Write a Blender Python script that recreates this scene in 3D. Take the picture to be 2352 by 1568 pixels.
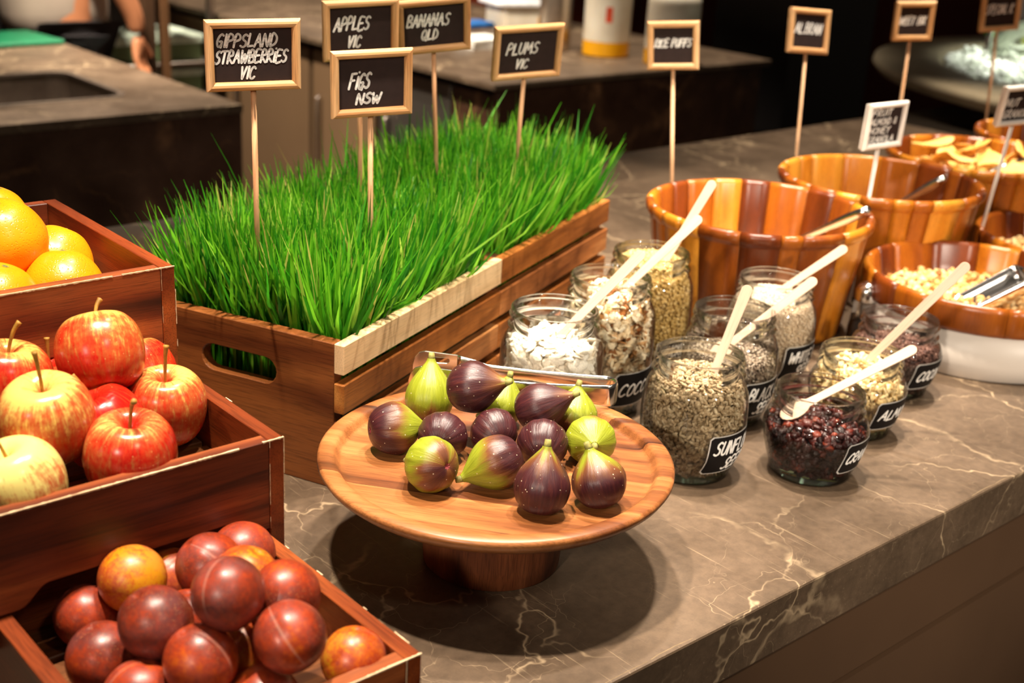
import bpy, bmesh, math, random
import numpy as np
from mathutils import Vector, Matrix

random.seed(7)
RNG = np.random.default_rng(7)
for o in list(bpy.data.objects):
    bpy.data.objects.remove(o)
SC = bpy.context.scene
COL = SC.collection
TOP = 0.92                      # height of the buffet counter above the floor
PI = math.pi

# ------------------------------------------------------------------ camera
CAM_P, CAM_R, CAM_H = 0.3644, 0.0591, 0.6059
cF = Vector((0, math.cos(CAM_P), -math.sin(CAM_P)))
cR0 = Vector((1, 0, 0))
cU0 = cR0.cross(cF)
cR = cR0 * math.cos(CAM_R) + cU0 * math.sin(CAM_R)
cU = -cR0 * math.sin(CAM_R) + cU0 * math.cos(CAM_R)
cd = bpy.data.cameras.new('camera')
cam = bpy.data.objects.new('camera', cd)
COL.objects.link(cam)
m4 = Matrix((cR, cU, -cF)).transposed().to_4x4()
m4.translation = Vector((0, 0, CAM_H + TOP))
cam.matrix_world = m4
cd.sensor_width = 36.0
cd.lens = 2910.9 / 2352 * 36.0
cd.clip_start = 0.02
cd.dof.use_dof = True
cd.dof.focus_distance = 1.12
cd.dof.aperture_fstop = 6.0
SC.camera = cam

# ------------------------------------------------------------------ light
SC.view_settings.view_transform = 'Standard'
SC.view_settings.look = 'None'
SC.view_settings.gamma = 1.0
SC.view_settings.use_curve_mapping = False
SC.view_settings.exposure = 0.0
wd = bpy.data.worlds.new('world')
SC.world = wd
wd.use_nodes = True
wd.node_tree.nodes['Background'].inputs[0].default_value = (1.0, 0.80, 0.60, 1)
wd.node_tree.nodes['Background'].inputs[1].default_value = 0.06
WARM = (1.0, 0.87, 0.71)

def P42(a, b, z=0.0):
    """a along the buffet counter, b away from the guests, z above its top -> world"""
    c, s = math.cos(math.radians(42)), math.sin(math.radians(42))
    return Vector((a * c - b * s, a * s + b * c, z + TOP))

def spot(name, loc, target, power, deg, radius=0.035, blend=0.6, color=WARM):
    l = bpy.data.lights.new(name, 'SPOT')
    l.energy = power
    l.color = color
    l.spot_size = math.radians(deg)
    l.spot_blend = blend
    l.shadow_soft_size = radius
    o = bpy.data.objects.new(name, l)
    COL.objects.link(o)
    o.location = loc
    o.rotation_euler = (Vector(target) - Vector(loc)).to_track_quat('-Z', 'Y').to_euler()
    return o

H = TOP + 1.75
spot('ceiling_spot_fruit', (-0.32, 0.80, H), (-0.29, 0.88, TOP), 225, 44)
spot('ceiling_spot_stand', (0.10, 0.98, H), (-0.02, 1.05, TOP), 108, 46)
spot('ceiling_spot_grass', (-0.05, 1.62, H), (-0.05, 1.55, TOP), 185, 52)
spot('ceiling_spot_jars', (0.30, 1.40, H), (0.28, 1.40, TOP), 165, 50)
spot('ceiling_spot_bowls', (0.72, 2.02, H), (0.66, 1.95, TOP), 205, 56)
spot('ceiling_spot_counter_end', (1.15, 2.85, H), (1.1, 2.75, TOP), 230, 56)
spot('ceiling_spot_counter_back', (0.12, 2.20, H), (0.14, 2.16, TOP), 170, 40)
spot('ceiling_spot_hall', (2.3, -1.3, H), (0.42, 1.46, TOP + 0.05), 360, 19, 0.09, 0.8)
spot('fill_spot_signs', (-0.3, -2.4, H), (0.0, 1.55, TOP + 0.44), 230, 13, 0.09, 0.9)  # added lamp, narrow cone that only brightens the chalkboard signs
spot('fill_spot_jars_left', (-1.3, -2.2, H), (0.36, 1.42, TOP + 0.06), 330, 15, 0.09, 0.8)  # added low frontal fill from the left to brighten the jars
spot('fill_spot_aisle_near', P42(0.35, -0.75, 1.75), P42(0.65, 0.75, -0.1), 20, 66, 0.08)  # added fill from the guests' side for the front faces
spot('fill_spot_aisle_far', P42(1.75, -0.75, 1.75), P42(1.7, 0.95, -0.1), 34, 66, 0.08)  # second added fill, farther along the guests' side
spot('ceiling_spot_kitchen', (-1.1, 3.4, H), (-1.0, 3.2, TOP), 310, 70, 0.06)
spot('ceiling_spot_cross_aisle', P42(1.1, 3.3, 1.75), P42(2.4, 3.7, -0.35), 420, 60, 0.08)
spot('ceiling_spot_pass', (-0.9, 5.0, H), (-1.2, 5.2, TOP), 260, 90, 0.06)
spot('ceiling_spot_service', (0.3, 4.3, H), (0.2, 4.2, TOP), 200, 64, 0.06)
spot('ceiling_spot_station', (2.0, 4.1, H), (2.0, 3.9, TOP), 600, 50, 0.06, color=(0.96, 1.0, 0.86))

# ------------------------------------------------------------------ mesh helpers
def link(o, parent=None):
    COL.objects.link(o)
    if parent is not None:
        o.parent = parent
    return o

def mesh_obj(name, me, mat=None, parent=None, loc=None, rot=None, smooth=False):
    if mat is not None and len(me.materials) == 0:
        me.materials.append(mat)
    if smooth:
        me.polygons.foreach_set('use_smooth', [True] * len(me.polygons))
    o = bpy.data.objects.new(name, me)
    if loc is not None:
        o.location = loc
    if rot is not None:
        o.rotation_euler = rot
    return link(o, parent)

def empty(name, loc, rz=0.0):
    o = bpy.data.objects.new(name, None)
    o.location = loc
    o.rotation_euler = (0, 0, rz)
    o.empty_display_size = 0.05
    return link(o)

def tag(o, label, cat=None, group=None, kind=None):
    if label: o['label'] = label
    if cat: o['category'] = cat
    if group: o['group'] = group
    if kind: o['kind'] = kind
    return o

def pyd(name, v, f):
    me = bpy.data.meshes.new(name)
    me.from_pydata([tuple(p) for p in v], [], f)
    me.update()
    return me

def fix_normals(me):
    bm = bmesh.new(); bm.from_mesh(me)
    bmesh.ops.recalc_face_normals(bm, faces=bm.faces)
    bm.to_mesh(me); bm.free()
    return me

def box_me(name, x0, x1, y0, y1, z0, z1, bev=0.0, seg=1):
    bm = bmesh.new()
    bmesh.ops.create_cube(bm, size=1.0)
    for v in bm.verts:
        v.co = Vector((x0 + (v.co.x + .5) * (x1 - x0), y0 + (v.co.y + .5) * (y1 - y0), z0 + (v.co.z + .5) * (z1 - z0)))
    if bev > 0:
        bmesh.ops.bevel(bm, geom=list(bm.edges), offset=bev, segments=seg, affect='EDGES', profile=0.5)
    me = bpy.data.meshes.new(name)
    bm.to_mesh(me); bm.free()
    return me

def box(name, mat, parent, x0, x1, y0, y1, z0, z1, bev=0.0, seg=1, **k):
    return mesh_obj(name, box_me(name, x0, x1, y0, y1, z0, z1, bev, seg), mat, parent, **k)

def prism_me(name, outer, t0, t1, axis='Y', holes=(), bev=0.0):
    """extrude a 2D outline; axis Y: (x,z) outline, X: (y,z) outline, Z: (x,y) outline"""
    bm = bmesh.new()
    edges = []
    for loop in [outer] + list(holes):
        vs = [bm.verts.new((p[0], p[1], 0)) for p in loop]
        for i in range(len(vs)):
            edges.append(bm.edges.new((vs[i], vs[(i + 1) % len(vs)])))
    if holes:
        bmesh.ops.triangle_fill(bm, use_beauty=True, use_dissolve=False, edges=edges)
    else:
        bm.faces.new([e.verts[0] for e in edges])
    faces = list(bm.faces)
    r = bmesh.ops.extrude_face_region(bm, geom=faces)
    for g in r['geom']:
        if isinstance(g, bmesh.types.BMVert):
            g.co.z = 1.0
    for v in bm.verts:
        p, q, t = v.co.x, v.co.y, t0 + v.co.z * (t1 - t0)
        v.co = (p, t, q) if axis == 'Y' else ((t, p, q) if axis == 'X' else (p, q, t))
    bmesh.ops.recalc_face_normals(bm, faces=bm.faces)
    if bev > 0:
        ed = [e for e in bm.edges if len(e.link_faces) == 2 and e.calc_face_angle(0) > 0.6]
        bmesh.ops.bevel(bm, geom=ed, offset=bev, segments=1, affect='EDGES')
    me = bpy.data.meshes.new(name)
    bm.to_mesh(me); bm.free()
    return me

def spline(pts, k=4):
    out = []
    n = len(pts)
    for i in range(n - 1):
        p0, p1, p2, p3 = [np.array(pts[max(0, min(n - 1, j))], float) for j in (i - 1, i, i + 1, i + 2)]
        for j in range(k):
            t = j / k
            out.append(tuple(0.5 * (2 * p1 + (p2 - p0) * t + (2 * p0 - 5 * p1 + 4 * p2 - p3) * t * t + (3 * p1 - p0 - 3 * p2 + p3) * t ** 3)))
    out.append(tuple(pts[-1]))
    return out

def lathe_me(name, prof, n=48, a0=0.0, a1=2 * PI, rf=None, close=False):
    full = abs(a1 - a0 - 2 * PI) < 1e-6
    m = n if full else n + 1
    v, f = [], []
    for i in range(m):
        a = a0 + (a1 - a0) * i / n
        for (r, z) in prof:
            rr = max(r, 1e-5)
            if rf: rr = rf(rr, z, a)
            v.append((rr * math.cos(a), rr * math.sin(a), z))
    k = len(prof)
    for i in range(n):
        i2 = (i + 1) % m
        for j in range(k - 1):
            f.append((i * k + j, i2 * k + j, i2 * k + j + 1, i * k + j + 1))
        if close:
            f.append((i * k + k - 1, i2 * k + k - 1, i2 * k, i * k))
    if close and not full:
        f.append(tuple(range(k - 1, -1, -1)))
        f.append(tuple(range((m - 1) * k, m * k)))
    me = pyd(name, v, f)
    bm = bmesh.new(); bm.from_mesh(me)
    bmesh.ops.remove_doubles(bm, verts=bm.verts, dist=2e-5)
    bmesh.ops.recalc_face_normals(bm, faces=bm.faces)
    bm.to_mesh(me); bm.free()
    return me

def tube_me(name, path, rad, n=10, caps=True):
    path = [Vector(p) for p in path]
    if not isinstance(rad, (list, tuple)): rad = [rad] * len(path)
    v, f = [], []
    up = Vector((0, 0, 1))
    prev = None
    for i, p in enumerate(path):
        d = (path[min(i + 1, len(path) - 1)] - path[max(i - 1, 0)]).normalized()
        if prev is None:
            x = d.orthogonal().normalized()
        else:
            x = (prev - d * prev.dot(d)).normalized()
        prev = x
        y = d.cross(x)
        for j in range(n):
            a = 2 * PI * j / n
            v.append(p + (x * math.cos(a) + y * math.sin(a)) * rad[i])
    for i in range(len(path) - 1):
        for j in range(n):
            f.append((i * n + j, i * n + (j + 1) % n, (i + 1) * n + (j + 1) % n, (i + 1) * n + j))
    if caps:
        f.append(tuple(range(n - 1, -1, -1)))
        f.append(tuple(range((len(path) - 1) * n, len(path) * n)))
    return pyd(name, v, f)

def big_mesh(name, v, f, tint=None):
    """numpy verts (n,3), faces (m,k)"""
    me = bpy.data.meshes.new(name)
    n, (m, k) = len(v), f.shape
    me.vertices.add(n)
    me.vertices.foreach_set('co', np.ascontiguousarray(v, dtype=np.float32).ravel())
    me.loops.add(m * k)
    me.loops.foreach_set('vertex_index', np.ascontiguousarray(f, dtype=np.int32).ravel())
    me.polygons.add(m)
    me.polygons.foreach_set('loop_start', np.arange(0, m * k, k, dtype=np.int32))
    me.update(calc_edges=True)
    if tint is not None:
        ca = me.color_attributes.new('tint', 'FLOAT_COLOR', 'POINT')
        c = np.ones((n, 4), np.float32)
        c[:, :3] = np.asarray(tint, np.float32).reshape(n, -1)
        ca.data.foreach_set('color', c.ravel())
    return me

def axis_matrix(axis, spin=0.0):
    z = Vector(axis).normalized()
    q = Vector((0, 0, 1)).rotation_difference(z)
    return (q.to_matrix() @ Matrix.Rotation(spin, 3, 'Z'))

def cam_dir(r, u, t):
    """direction given as seen in the picture: right, up, towards the viewer"""
    return (cR * r + cU * u - cF * t).normalized()

# ------------------------------------------------------------------ material helpers
def new_mat(name):
    m = bpy.data.materials.new(name)
    m.use_nodes = True
    return m, m.node_tree, m.node_tree.nodes['Principled BSDF']

def nd(nt, t, ins=None, **pr):
    n = nt.nodes.new(t)
    for k, v in pr.items(): setattr(n, k, v)
    if ins:
        for k, v in ins.items():
            if isinstance(v, bpy.types.NodeSocket): nt.links.new(v, n.inputs[k])
            else: n.inputs[k].default_value = v
    return n

def math_n(nt, op, a, b=None, clamp=False):
    n = nt.nodes.new('ShaderNodeMath'); n.operation = op; n.use_clamp = clamp
    for i, x in enumerate((a, b)):
        if x is None: continue
        if isinstance(x, bpy.types.NodeSocket): nt.links.new(x, n.inputs[i])
        else: n.inputs[i].default_value = x
    return n.outputs[0]

def ramp(nt, fac, stops, interp='LINEAR'):
    n = nt.nodes.new('ShaderNodeValToRGB')
    n.color_ramp.interpolation = interp
    el = n.color_ramp.elements
    while len(el) < len(stops): el.new(0.5)
    for e, (p, c) in zip(el, stops):
        e.position = p
        e.color = (c[0], c[1], c[2], 1) if not isinstance(c, (int, float)) else (c, c, c, 1)
    nt.links.new(fac, n.inputs[0])
    return n.outputs[0]

def mixc(nt, fac, a, b, mode='MIX'):
    n = nt.nodes.new('ShaderNodeMix'); n.data_type = 'RGBA'; n.blend_type = mode
    for i, x in ((0, fac), (6, a), (7, b)):
        if isinstance(x, bpy.types.NodeSocket): nt.links.new(x, n.inputs[i])
        elif i == 0: n.inputs[0].default_value = x
        else: n.inputs[i].default_value = (x[0], x[1], x[2], 1)
    return n.outputs[2]

def bump(nt, bsdf, h, strength=0.3, dist=0.002):
    b = nd(nt, 'ShaderNodeBump', {'Height': h, 'Strength': strength, 'Distance': dist})
    nt.links.new(b.outputs[0], bsdf.inputs['Normal'])

def S(c):
    """sRGB 0-255 -> linear"""
    return tuple(((x / 255) / 12.92 if x / 255 <= 0.04045 else (((x / 255) + 0.055) / 1.055) ** 2.4) for x in c)

def plain(name, col, rough=0.5, metal=0.0, spec=0.5, nscale=0, namt=0.15, bumpk=0.0):
    m, nt, b = new_mat(name)
    b.inputs['Roughness'].default_value = rough
    b.inputs['Metallic'].default_value = metal
    b.inputs['Specular IOR Level'].default_value = spec
    tc = nd(nt, 'ShaderNodeTexCoord')
    nz = nd(nt, 'ShaderNodeTexNoise', {'Vector': tc.outputs['Object'], 'Scale': nscale or 30.0, 'Detail': 4.0})
    c = ramp(nt, nz.outputs[0], [(0.3, tuple(x * (1 - namt) for x in col)), (0.7, tuple(min(1, x * (1 + namt)) for x in col))])
    nt.links.new(c, b.inputs['Base Color'])
    if bumpk: bump(nt, b, nz.outputs[0], bumpk)
    return m

def wood(name, dark, mid, light, axis='X', scale=14.0, rings=5.0, rough=0.42, spec=0.4, stretch=0.10, pore=0.35, bmp=0.12, rnd=True):
    m, nt, b = new_mat(name)
    b.inputs['Roughness'].default_value = rough
    b.inputs['Specular IOR Level'].default_value = spec
    tc = nd(nt, 'ShaderNodeTexCoord')
    vec = tc.outputs['Object']
    if rnd:
        oi = nd(nt, 'ShaderNodeObjectInfo')
        r1 = math_n(nt, 'MULTIPLY', oi.outputs['Random'], 7.3)
        cx = nd(nt, 'ShaderNodeCombineXYZ', {0: r1, 1: math_n(nt, 'MULTIPLY', oi.outputs['Random'], 3.1), 2: r1})
        va = nd(nt, 'ShaderNodeVectorMath', {0: vec, 1: cx.outputs[0]}, operation='ADD')
        vec = va.outputs[0]
    sc = [1.0, 1.0, 1.0]
    sc['XYZ'.index(axis)] = stretch
    mp = nd(nt, 'ShaderNodeMapping', {'Vector': vec, 'Scale': sc})
    n1 = nd(nt, 'ShaderNodeTexNoise', {'Vector': mp.outputs[0], 'Scale': scale, 'Detail': 3.0, 'Distortion': 0.7})
    ring = math_n(nt, 'PINGPONG', math_n(nt, 'MULTIPLY', n1.outputs[0], rings), 1.0)
    n2 = nd(nt, 'ShaderNodeTexNoise', {'Vector': mp.outputs[0], 'Scale': scale * 4, 'Detail': 5.0})
    f = math_n(nt, 'ADD', math_n(nt, 'MULTIPLY', ring, 0.6), math_n(nt, 'MULTIPLY', n2.outputs[0], 0.45))
    c = ramp(nt, f, [(0.15, dark), (0.5, mid), (0.85, light)])
    sp = [1.0, 1.0, 1.0]; sp['XYZ'.index(axis)] = 0.035
    mp2 = nd(nt, 'ShaderNodeMapping', {'Vector': vec, 'Scale': sp})
    n3 = nd(nt, 'ShaderNodeTexNoise', {'Vector': mp2.outputs[0], 'Scale': 900.0, 'Detail': 2.0})
    pr = ramp(nt, n3.outputs[0], [(0.36, (1 - pore,) * 3), (0.52, (1.0,) * 3)])
    c2 = mixc(nt, 1.0, c, pr, 'MULTIPLY')
    nt.links.new(c2, b.inputs['Base Color'])
    bump(nt, b, n3.outputs[0], bmp, 0.0006)
    return m

# woods
M = {}
M['box_x'] = wood('stained_wood_x', S((44, 14, 5)), S((112, 48, 20)), S((166, 88, 42)), 'X', 14, 5.0, 0.46, 0.45, 0.08)
M['box_y'] = wood('stained_wood_y', S((60, 20, 8)), S((122, 52, 20)), S((166, 84, 36)), 'Y', 12, 3.0, 0.36, 0.45, 0.08)
M['slat_dark'] = wood('floor_slat_wood', S((70, 36, 16)), S((130, 76, 36)), S((182, 118, 62)), 'X', 16, 4, 0.45)
M['acacia_x'] = wood('acacia_x', S((96, 50, 22)), S((165, 100, 50)), S((206, 146, 88)), 'X', 12, 4, 0.42)
M['acacia_dark_y'] = wood('acacia_dark_y', S((34, 13, 5)), S((96, 48, 20)), S((146, 86, 40)), 'Y', 8, 6, 0.42)
M['acacia_mid_x'] = wood('acacia_mid_x', S((104, 54, 18)), S((164, 98, 42)), S((202, 140, 70)), 'X', 14, 4, 0.42)
M['pale_x'] = wood('pale_wood_x', S((196, 158, 112)), S((222, 190, 146)), S((236, 212, 174)), 'X', 14, 3, 0.5, pore=0.2)
M['frame'] = wood('frame_pine', S((172, 118, 70)), S((206, 158, 106)), S((226, 184, 136)), 'X', 40, 3, 0.5, pore=0.3)
M['stick'] = wood('stick_wood', S((190, 136, 94)), S((222, 172, 128)), S((238, 198, 158)), 'Z', 50, 3, 0.55, pore=0.3)
M['spoon'] = wood('spoon_birch', S((180, 146, 120)), S((202, 170, 145)), S((214, 185, 162)), 'X', 20, 2, 0.6, spec=0.25, pore=0.12)
STAVE = []
for i, (d, mi, l) in enumerate([((62, 22, 5), (96, 40, 10), (122, 56, 14)), ((100, 46, 8), (146, 74, 14), (170, 94, 22)), ((136, 70, 10), (178, 102, 20), (200, 126, 36)), ((158, 88, 18), (198, 124, 32), (216, 148, 52)), ((82, 34, 6), (124, 58, 12), (152, 80, 20))]):
    STAVE.append(wood('stave_wood_%s' % 'abcde'[i], S(d), S(mi), S(l), 'Z', 22, 2.5, 0.3, 0.5, 0.08, 0.2, 0.06))

def plate_material():
    m, nt, b = new_mat('turned_acacia')
    b.inputs['Roughness'].default_value = 0.36
    b.inputs['Specular IOR Level'].default_value = 0.45
    tc = nd(nt, 'ShaderNodeTexCoord')
    rot = nd(nt, 'ShaderNodeMapping', {'Vector': tc.outputs['Object'], 'Rotation': (0, 0, math.radians(10))})
    sep = nd(nt, 'ShaderNodeSeparateXYZ', {0: rot.outputs[0]})
    # glued strips along local x: each strip has its own tone and grain offset
    wob = nd(nt, 'ShaderNodeTexNoise', {'Vector': rot.outputs[0], 'Scale': 3.0})
    strip = math_n(nt, 'FLOOR', math_n(nt, 'DIVIDE', math_n(nt, 'ADD', sep.outputs[1], 0.5), 0.047))
    wn = nd(nt, 'ShaderNodeTexWhiteNoise', {'W': strip}, noise_dimensions='1D')
    cx = nd(nt, 'ShaderNodeCombineXYZ', {0: math_n(nt, 'MULTIPLY', sep.outputs[0], 0.09), 1: sep.outputs[1], 2: math_n(nt, 'MULTIPLY', strip, 3.7)})
    n1 = nd(nt, 'ShaderNodeTexNoise', {'Vector': cx.outputs[0], 'Scale': 16.0, 'Detail': 3.0, 'Distortion': 0.9})
    ring = math_n(nt, 'PINGPONG', math_n(nt, 'MULTIPLY', n1.outputs[0], 5.0), 1.0)
    n2 = nd(nt, 'ShaderNodeTexNoise', {'Vector': cx.outputs[0], 'Scale': 90.0, 'Detail': 5.0})
    f = math_n(nt, 'ADD', math_n(nt, 'ADD', math_n(nt, 'MULTIPLY', ring, 0.58), math_n(nt, 'MULTIPLY', n2.outputs[0], 0.34)), math_n(nt, 'MULTIPLY', math_n(nt, 'SUBTRACT', wn.outputs[0], 0.5), 0.62))
    c = ramp(nt, f, [(0.08, S((60, 28, 13))), (0.28, S((108, 60, 30))), (0.5, S((144, 88, 46))), (0.9, S((172, 114, 66)))])
    cx2 = nd(nt, 'ShaderNodeCombineXYZ', {0: math_n(nt, 'MULTIPLY', sep.outputs[0], 0.05), 1: sep.outputs[1], 2: sep.outputs[2]})
    n3 = nd(nt, 'ShaderNodeTexNoise', {'Vector': cx2.outputs[0], 'Scale': 900.0, 'Detail': 2.0})
    pr = ramp(nt, n3.outputs[0], [(0.36, 0.68), (0.52, 1.0)])
    nt.links.new(mixc(nt, 1.0, c, pr, 'MULTIPLY'), b.inputs['Base Color'])
    bump(nt, b, n3.outputs[0], 0.1, 0.0005)
    return m
M['plate'] = plate_material()

def stone(name, base, base2, vein, vscale=3.0, vein_w=0.02, rough=0.3, amount=1.0):
    m, nt, b = new_mat(name)
    tc = nd(nt, 'ShaderNodeTexCoord')
    v = tc.outputs['Object']
    dn = nd(nt, 'ShaderNodeTexNoise', {'Vector': v, 'Scale': 4.0, 'Detail': 5.0, 'Roughness': 0.6})
    off = nd(nt, 'ShaderNodeVectorMath', {0: dn.outputs['Color'], 'Scale': 0.22}, operation='SCALE')
    vv = nd(nt, 'ShaderNodeVectorMath', {0: v, 1: off.outputs[0]}, operation='ADD').outputs[0]
    cl = nd(nt, 'ShaderNodeTexNoise', {'Vector': v, 'Scale': 9.0, 'Detail': 6.0, 'Roughness': 0.65})
    c = ramp(nt, cl.outputs[0], [(0.3, base), (0.7, base2)])
    fn = nd(nt, 'ShaderNodeTexNoise', {'Vector': v, 'Scale': 110.0, 'Detail': 6.0, 'Roughness': 0.7})
    c = mixc(nt, 1.0, c, ramp(nt, fn.outputs[0], [(0.3, 0.78), (0.5, 1.0), (0.72, 1.22)]), 'MULTIPLY')
    ms = nd(nt, 'ShaderNodeMapping', {'Vector': v, 'Rotation': (0, 0, 0.7), 'Scale': (1.0, 0.03, 1.0)})
    scn = nd(nt, 'ShaderNodeTexNoise', {'Vector': ms.outputs[0], 'Scale': 420.0, 'Detail': 2.0})
    c = mixc(nt, ramp(nt, scn.outputs[0], [(0.66, 0.0), (0.74, 0.22)]), c, vein)
    mk = nd(nt, 'ShaderNodeTexNoise', {'Vector': v, 'Scale': 5.0, 'Detail': 3.0})
    brk = nd(nt, 'ShaderNodeTexNoise', {'Vector': v, 'Scale': 45.0, 'Detail': 3.0})
    for (s, w, k) in ((vscale, vein_w, 1.0), (vscale * 3.1, vein_w * 0.6, 0.55), (vscale * 0.45, vein_w * 1.2, 0.9)):
        vo = nd(nt, 'ShaderNodeTexVoronoi', {'Vector': vv, 'Scale': s}, feature='DISTANCE_TO_EDGE')
        line = ramp(nt, vo.outputs['Distance'], [(0.0, 1.0), (w * 0.35, 0.75), (w, 0.0)])
        msk = math_n(nt, 'MULTIPLY', ramp(nt, mk.outputs[0], [(0.42, 0.0), (0.62, 1.0)]), ramp(nt, brk.outputs[0], [(0.34, 0.25), (0.6, 1.0)]))
        fac = math_n(nt, 'MULTIPLY', math_n(nt, 'MULTIPLY', line, msk), k * amount, clamp=True)
        c = mixc(nt, fac, c, vein)
    nt.links.new(c, b.inputs['Base Color'])
    r = ramp(nt, cl.outputs[0], [(0.3, rough * 0.85), (0.7, rough * 1.3)])
    nt.links.new(r, b.inputs['Roughness'])
    b.inputs['Specular IOR Level'].default_value = 0.45
    return m
M['stone'] = stone('brown_marble', S((72, 58, 45)), S((100, 81, 63)), S((184, 160, 128)), 5.0, 0.009, 0.42)
M['stone_dark'] = stone('dark_marble', S((54, 34, 24)), S((74, 49, 35)), S((140, 100, 68)), 1.3, 0.014, 0.35)
M['panel'] = plain('counter_panel', S((80, 58, 40)), 0.5, nscale=6, namt=0.08)
M['groove'] = plain('groove_shadow_gap', S((20, 14, 10)), 0.8)

def seed_mat(name, stops, rough=0.55, spec=0.3, fine=0, bumpk=0.0, sss=0.0):
    """colour runs along a per-seed tint attribute"""
    m, nt, b = new_mat(name)
    at = nd(nt, 'ShaderNodeAttribute', attribute_name='tint')
    c = ramp(nt, at.outputs['Fac'], stops)
    tc = nd(nt, 'ShaderNodeTexCoord')
    nz = nd(nt, 'ShaderNodeTexNoise', {'Vector': tc.outputs['Object'], 'Scale': float(fine or 500), 'Detail': 3.0})
    c = mixc(nt, 1.0, c, ramp(nt, nz.outputs[0], [(0.3, 0.8), (0.7, 1.12)]), 'MULTIPLY')
    nt.links.new(c, b.inputs['Base Color'])
    b.inputs['Roughness'].default_value = rough
    b.inputs['Specular IOR Level'].default_value = spec
    if bumpk: bump(nt, b, nz.outputs[0], bumpk, 0.001)
    if sss:
        b.inputs['Subsurface Weight'].default_value = sss
        b.inputs['Subsurface Radius'].default_value = (0.003, 0.002, 0.001)
    return m

def glass_mat(name, tint=(0.975, 0.985, 0.975), edge=(0.70, 0.76, 0.70), refl=0.9):
    m = bpy.data.materials.new(name)
    m.use_nodes = True
    nt = m.node_tree
    nt.nodes.clear()
    out = nd(nt, 'ShaderNodeOutputMaterial')
    lw = nd(nt, 'ShaderNodeLayerWeight', {'Blend': 0.5})
    f3 = math_n(nt, 'POWER', lw.outputs['Facing'], 8.0)
    col = mixc(nt, f3, tint, edge)
    tr = nd(nt, 'ShaderNodeBsdfTransparent', {'Color': col})
    tc = nd(nt, 'ShaderNodeTexCoord')
    nz = nd(nt, 'ShaderNodeTexNoise', {'Vector': tc.outputs['Object'], 'Scale': 25.0, 'Detail': 1.0})
    bp = nd(nt, 'ShaderNodeBump', {'Height': nz.outputs[0], 'Strength': 0.06, 'Distance': 0.01})
    gl = nd(nt, 'ShaderNodeBsdfGlossy', {'Color': (1, 1, 1, 1), 'Roughness': 0.04, 'Normal': bp.outputs[0]})
    fr = nd(nt, 'ShaderNodeFresnel', {'IOR': 1.5, 'Normal': bp.outputs[0]})
    fac = math_n(nt, 'MULTIPLY', fr.outputs[0], refl, clamp=True)
    mx = nd(nt, 'ShaderNodeMixShader', {0: fac, 1: tr.outputs[0], 2: gl.outputs[0]})
    nt.links.new(mx.outputs[0], out.inputs[0])
    return m
M['glass'] = glass_mat('clear_glass')
M['glass_base'] = glass_mat('thick_glass_base', (0.70, 0.86, 0.74), (0.20, 0.34, 0.25), 1.4)
M['steel'] = plain('polished_steel', (0.72, 0.70, 0.68), 0.16, 1.0, nscale=60, namt=0.04)
M['board'] = plain('chalkboard', S((44, 32, 30)), 0.75, spec=0.2, nscale=90, namt=0.12)
M['label_black'] = plain('label_black', S((14, 11, 12)), 0.6, spec=0.2, nscale=80, namt=0.1)
M['label_line'] = plain('label_line', S((196, 192, 186)), 0.5)
M['chalk'] = plain('chalk_white', S((240, 238, 234)), 0.7, nscale=300, namt=0.06)
M['white_frame'] = plain('white_plastic', S((232, 224, 216)), 0.4)
M['worn'] = wood('bare_worn_wood', S((150, 100, 60)), S((206, 168, 124)), S((232, 206, 168)), 'X', 60, 2, 0.7)
M['white_ware'] = plain('white_stoneware', S((206, 196, 186)), 0.42, nscale=12, namt=0.03)
SC.cycles.transparent_max_bounces = 24

# ================================================================== the setting
R42 = math.radians(42)
fl = box('floor', plain('floor_tiles', S((70, 56, 46)), 0.4, nscale=3), None, -6, 8, -3, 11, -0.1, 0.0)
tag(fl, 'dark brown floor of the buffet hall', kind='structure')
wb = box('wall_back', plain('dark_wall', S((46, 34, 26)), 0.6, nscale=2), None, -4.5, 5.5, 0, 0.15, 0, 3.2)
wb.location = P42(2.2, 6.8, -TOP); wb.rotation_euler = (0, 0, R42)
tag(wb, 'dark wall behind the kitchen', kind='structure')
wr = box('wall_right', plain('dark_red_timber', S((92, 36, 22)), 0.5, nscale=3), None, -3.4, 1.8, 0, 0.15, 0, 3.2)
wr.location = P42(5.6, 4.9, -TOP); wr.rotation_euler = (0, 0, R42 - PI / 2)
tag(wr, 'very dark red timber wall beyond the service counter', kind='structure')

# ------------------------------------------------------------------ buffet counter
ct = empty('buffet_counter', P42(0, 0, -TOP), R42)
tag(ct, 'long buffet counter with brown veined marble top in the foreground', 'counter')
FB, BB = 0.5637, 1.945
slab = mesh_obj('stone_top', box_me('stone_top', -0.9, 3.02, FB, BB, TOP - 0.062, TOP, 0.0025, 2), M['stone'], ct)
endp = mesh_obj('end_slab', box_me('end_slab', 3.023, 3.42, FB + 0.2, BB, TOP - 0.062, TOP, 0.0025, 2), plain('shade_black_stone', S((40, 34, 28)), 0.18, nscale=8), ct)  # black tone stands in for shade and reflection beside the round display
box('front_panel', M['panel'], ct, -0.85, 3.0, FB + 0.012, FB + 0.04, TOP - 0.157, TOP - 0.0625)
box('front_panel', M['panel'], ct, -0.85, 3.0, FB + 0.012, FB + 0.04, 0.10, TOP - 0.165)
box('groove_strip', M['groove'], ct, -0.85, 3.0, FB + 0.032, FB + 0.045, TOP - 0.170, TOP - 0.152)
box('carcass', plain('carcass_brown', S((46, 32, 22)), 0.7), ct, -0.85, 3.40, FB + 0.045, BB - 0.03, 0.0, TOP - 0.0625)
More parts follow.
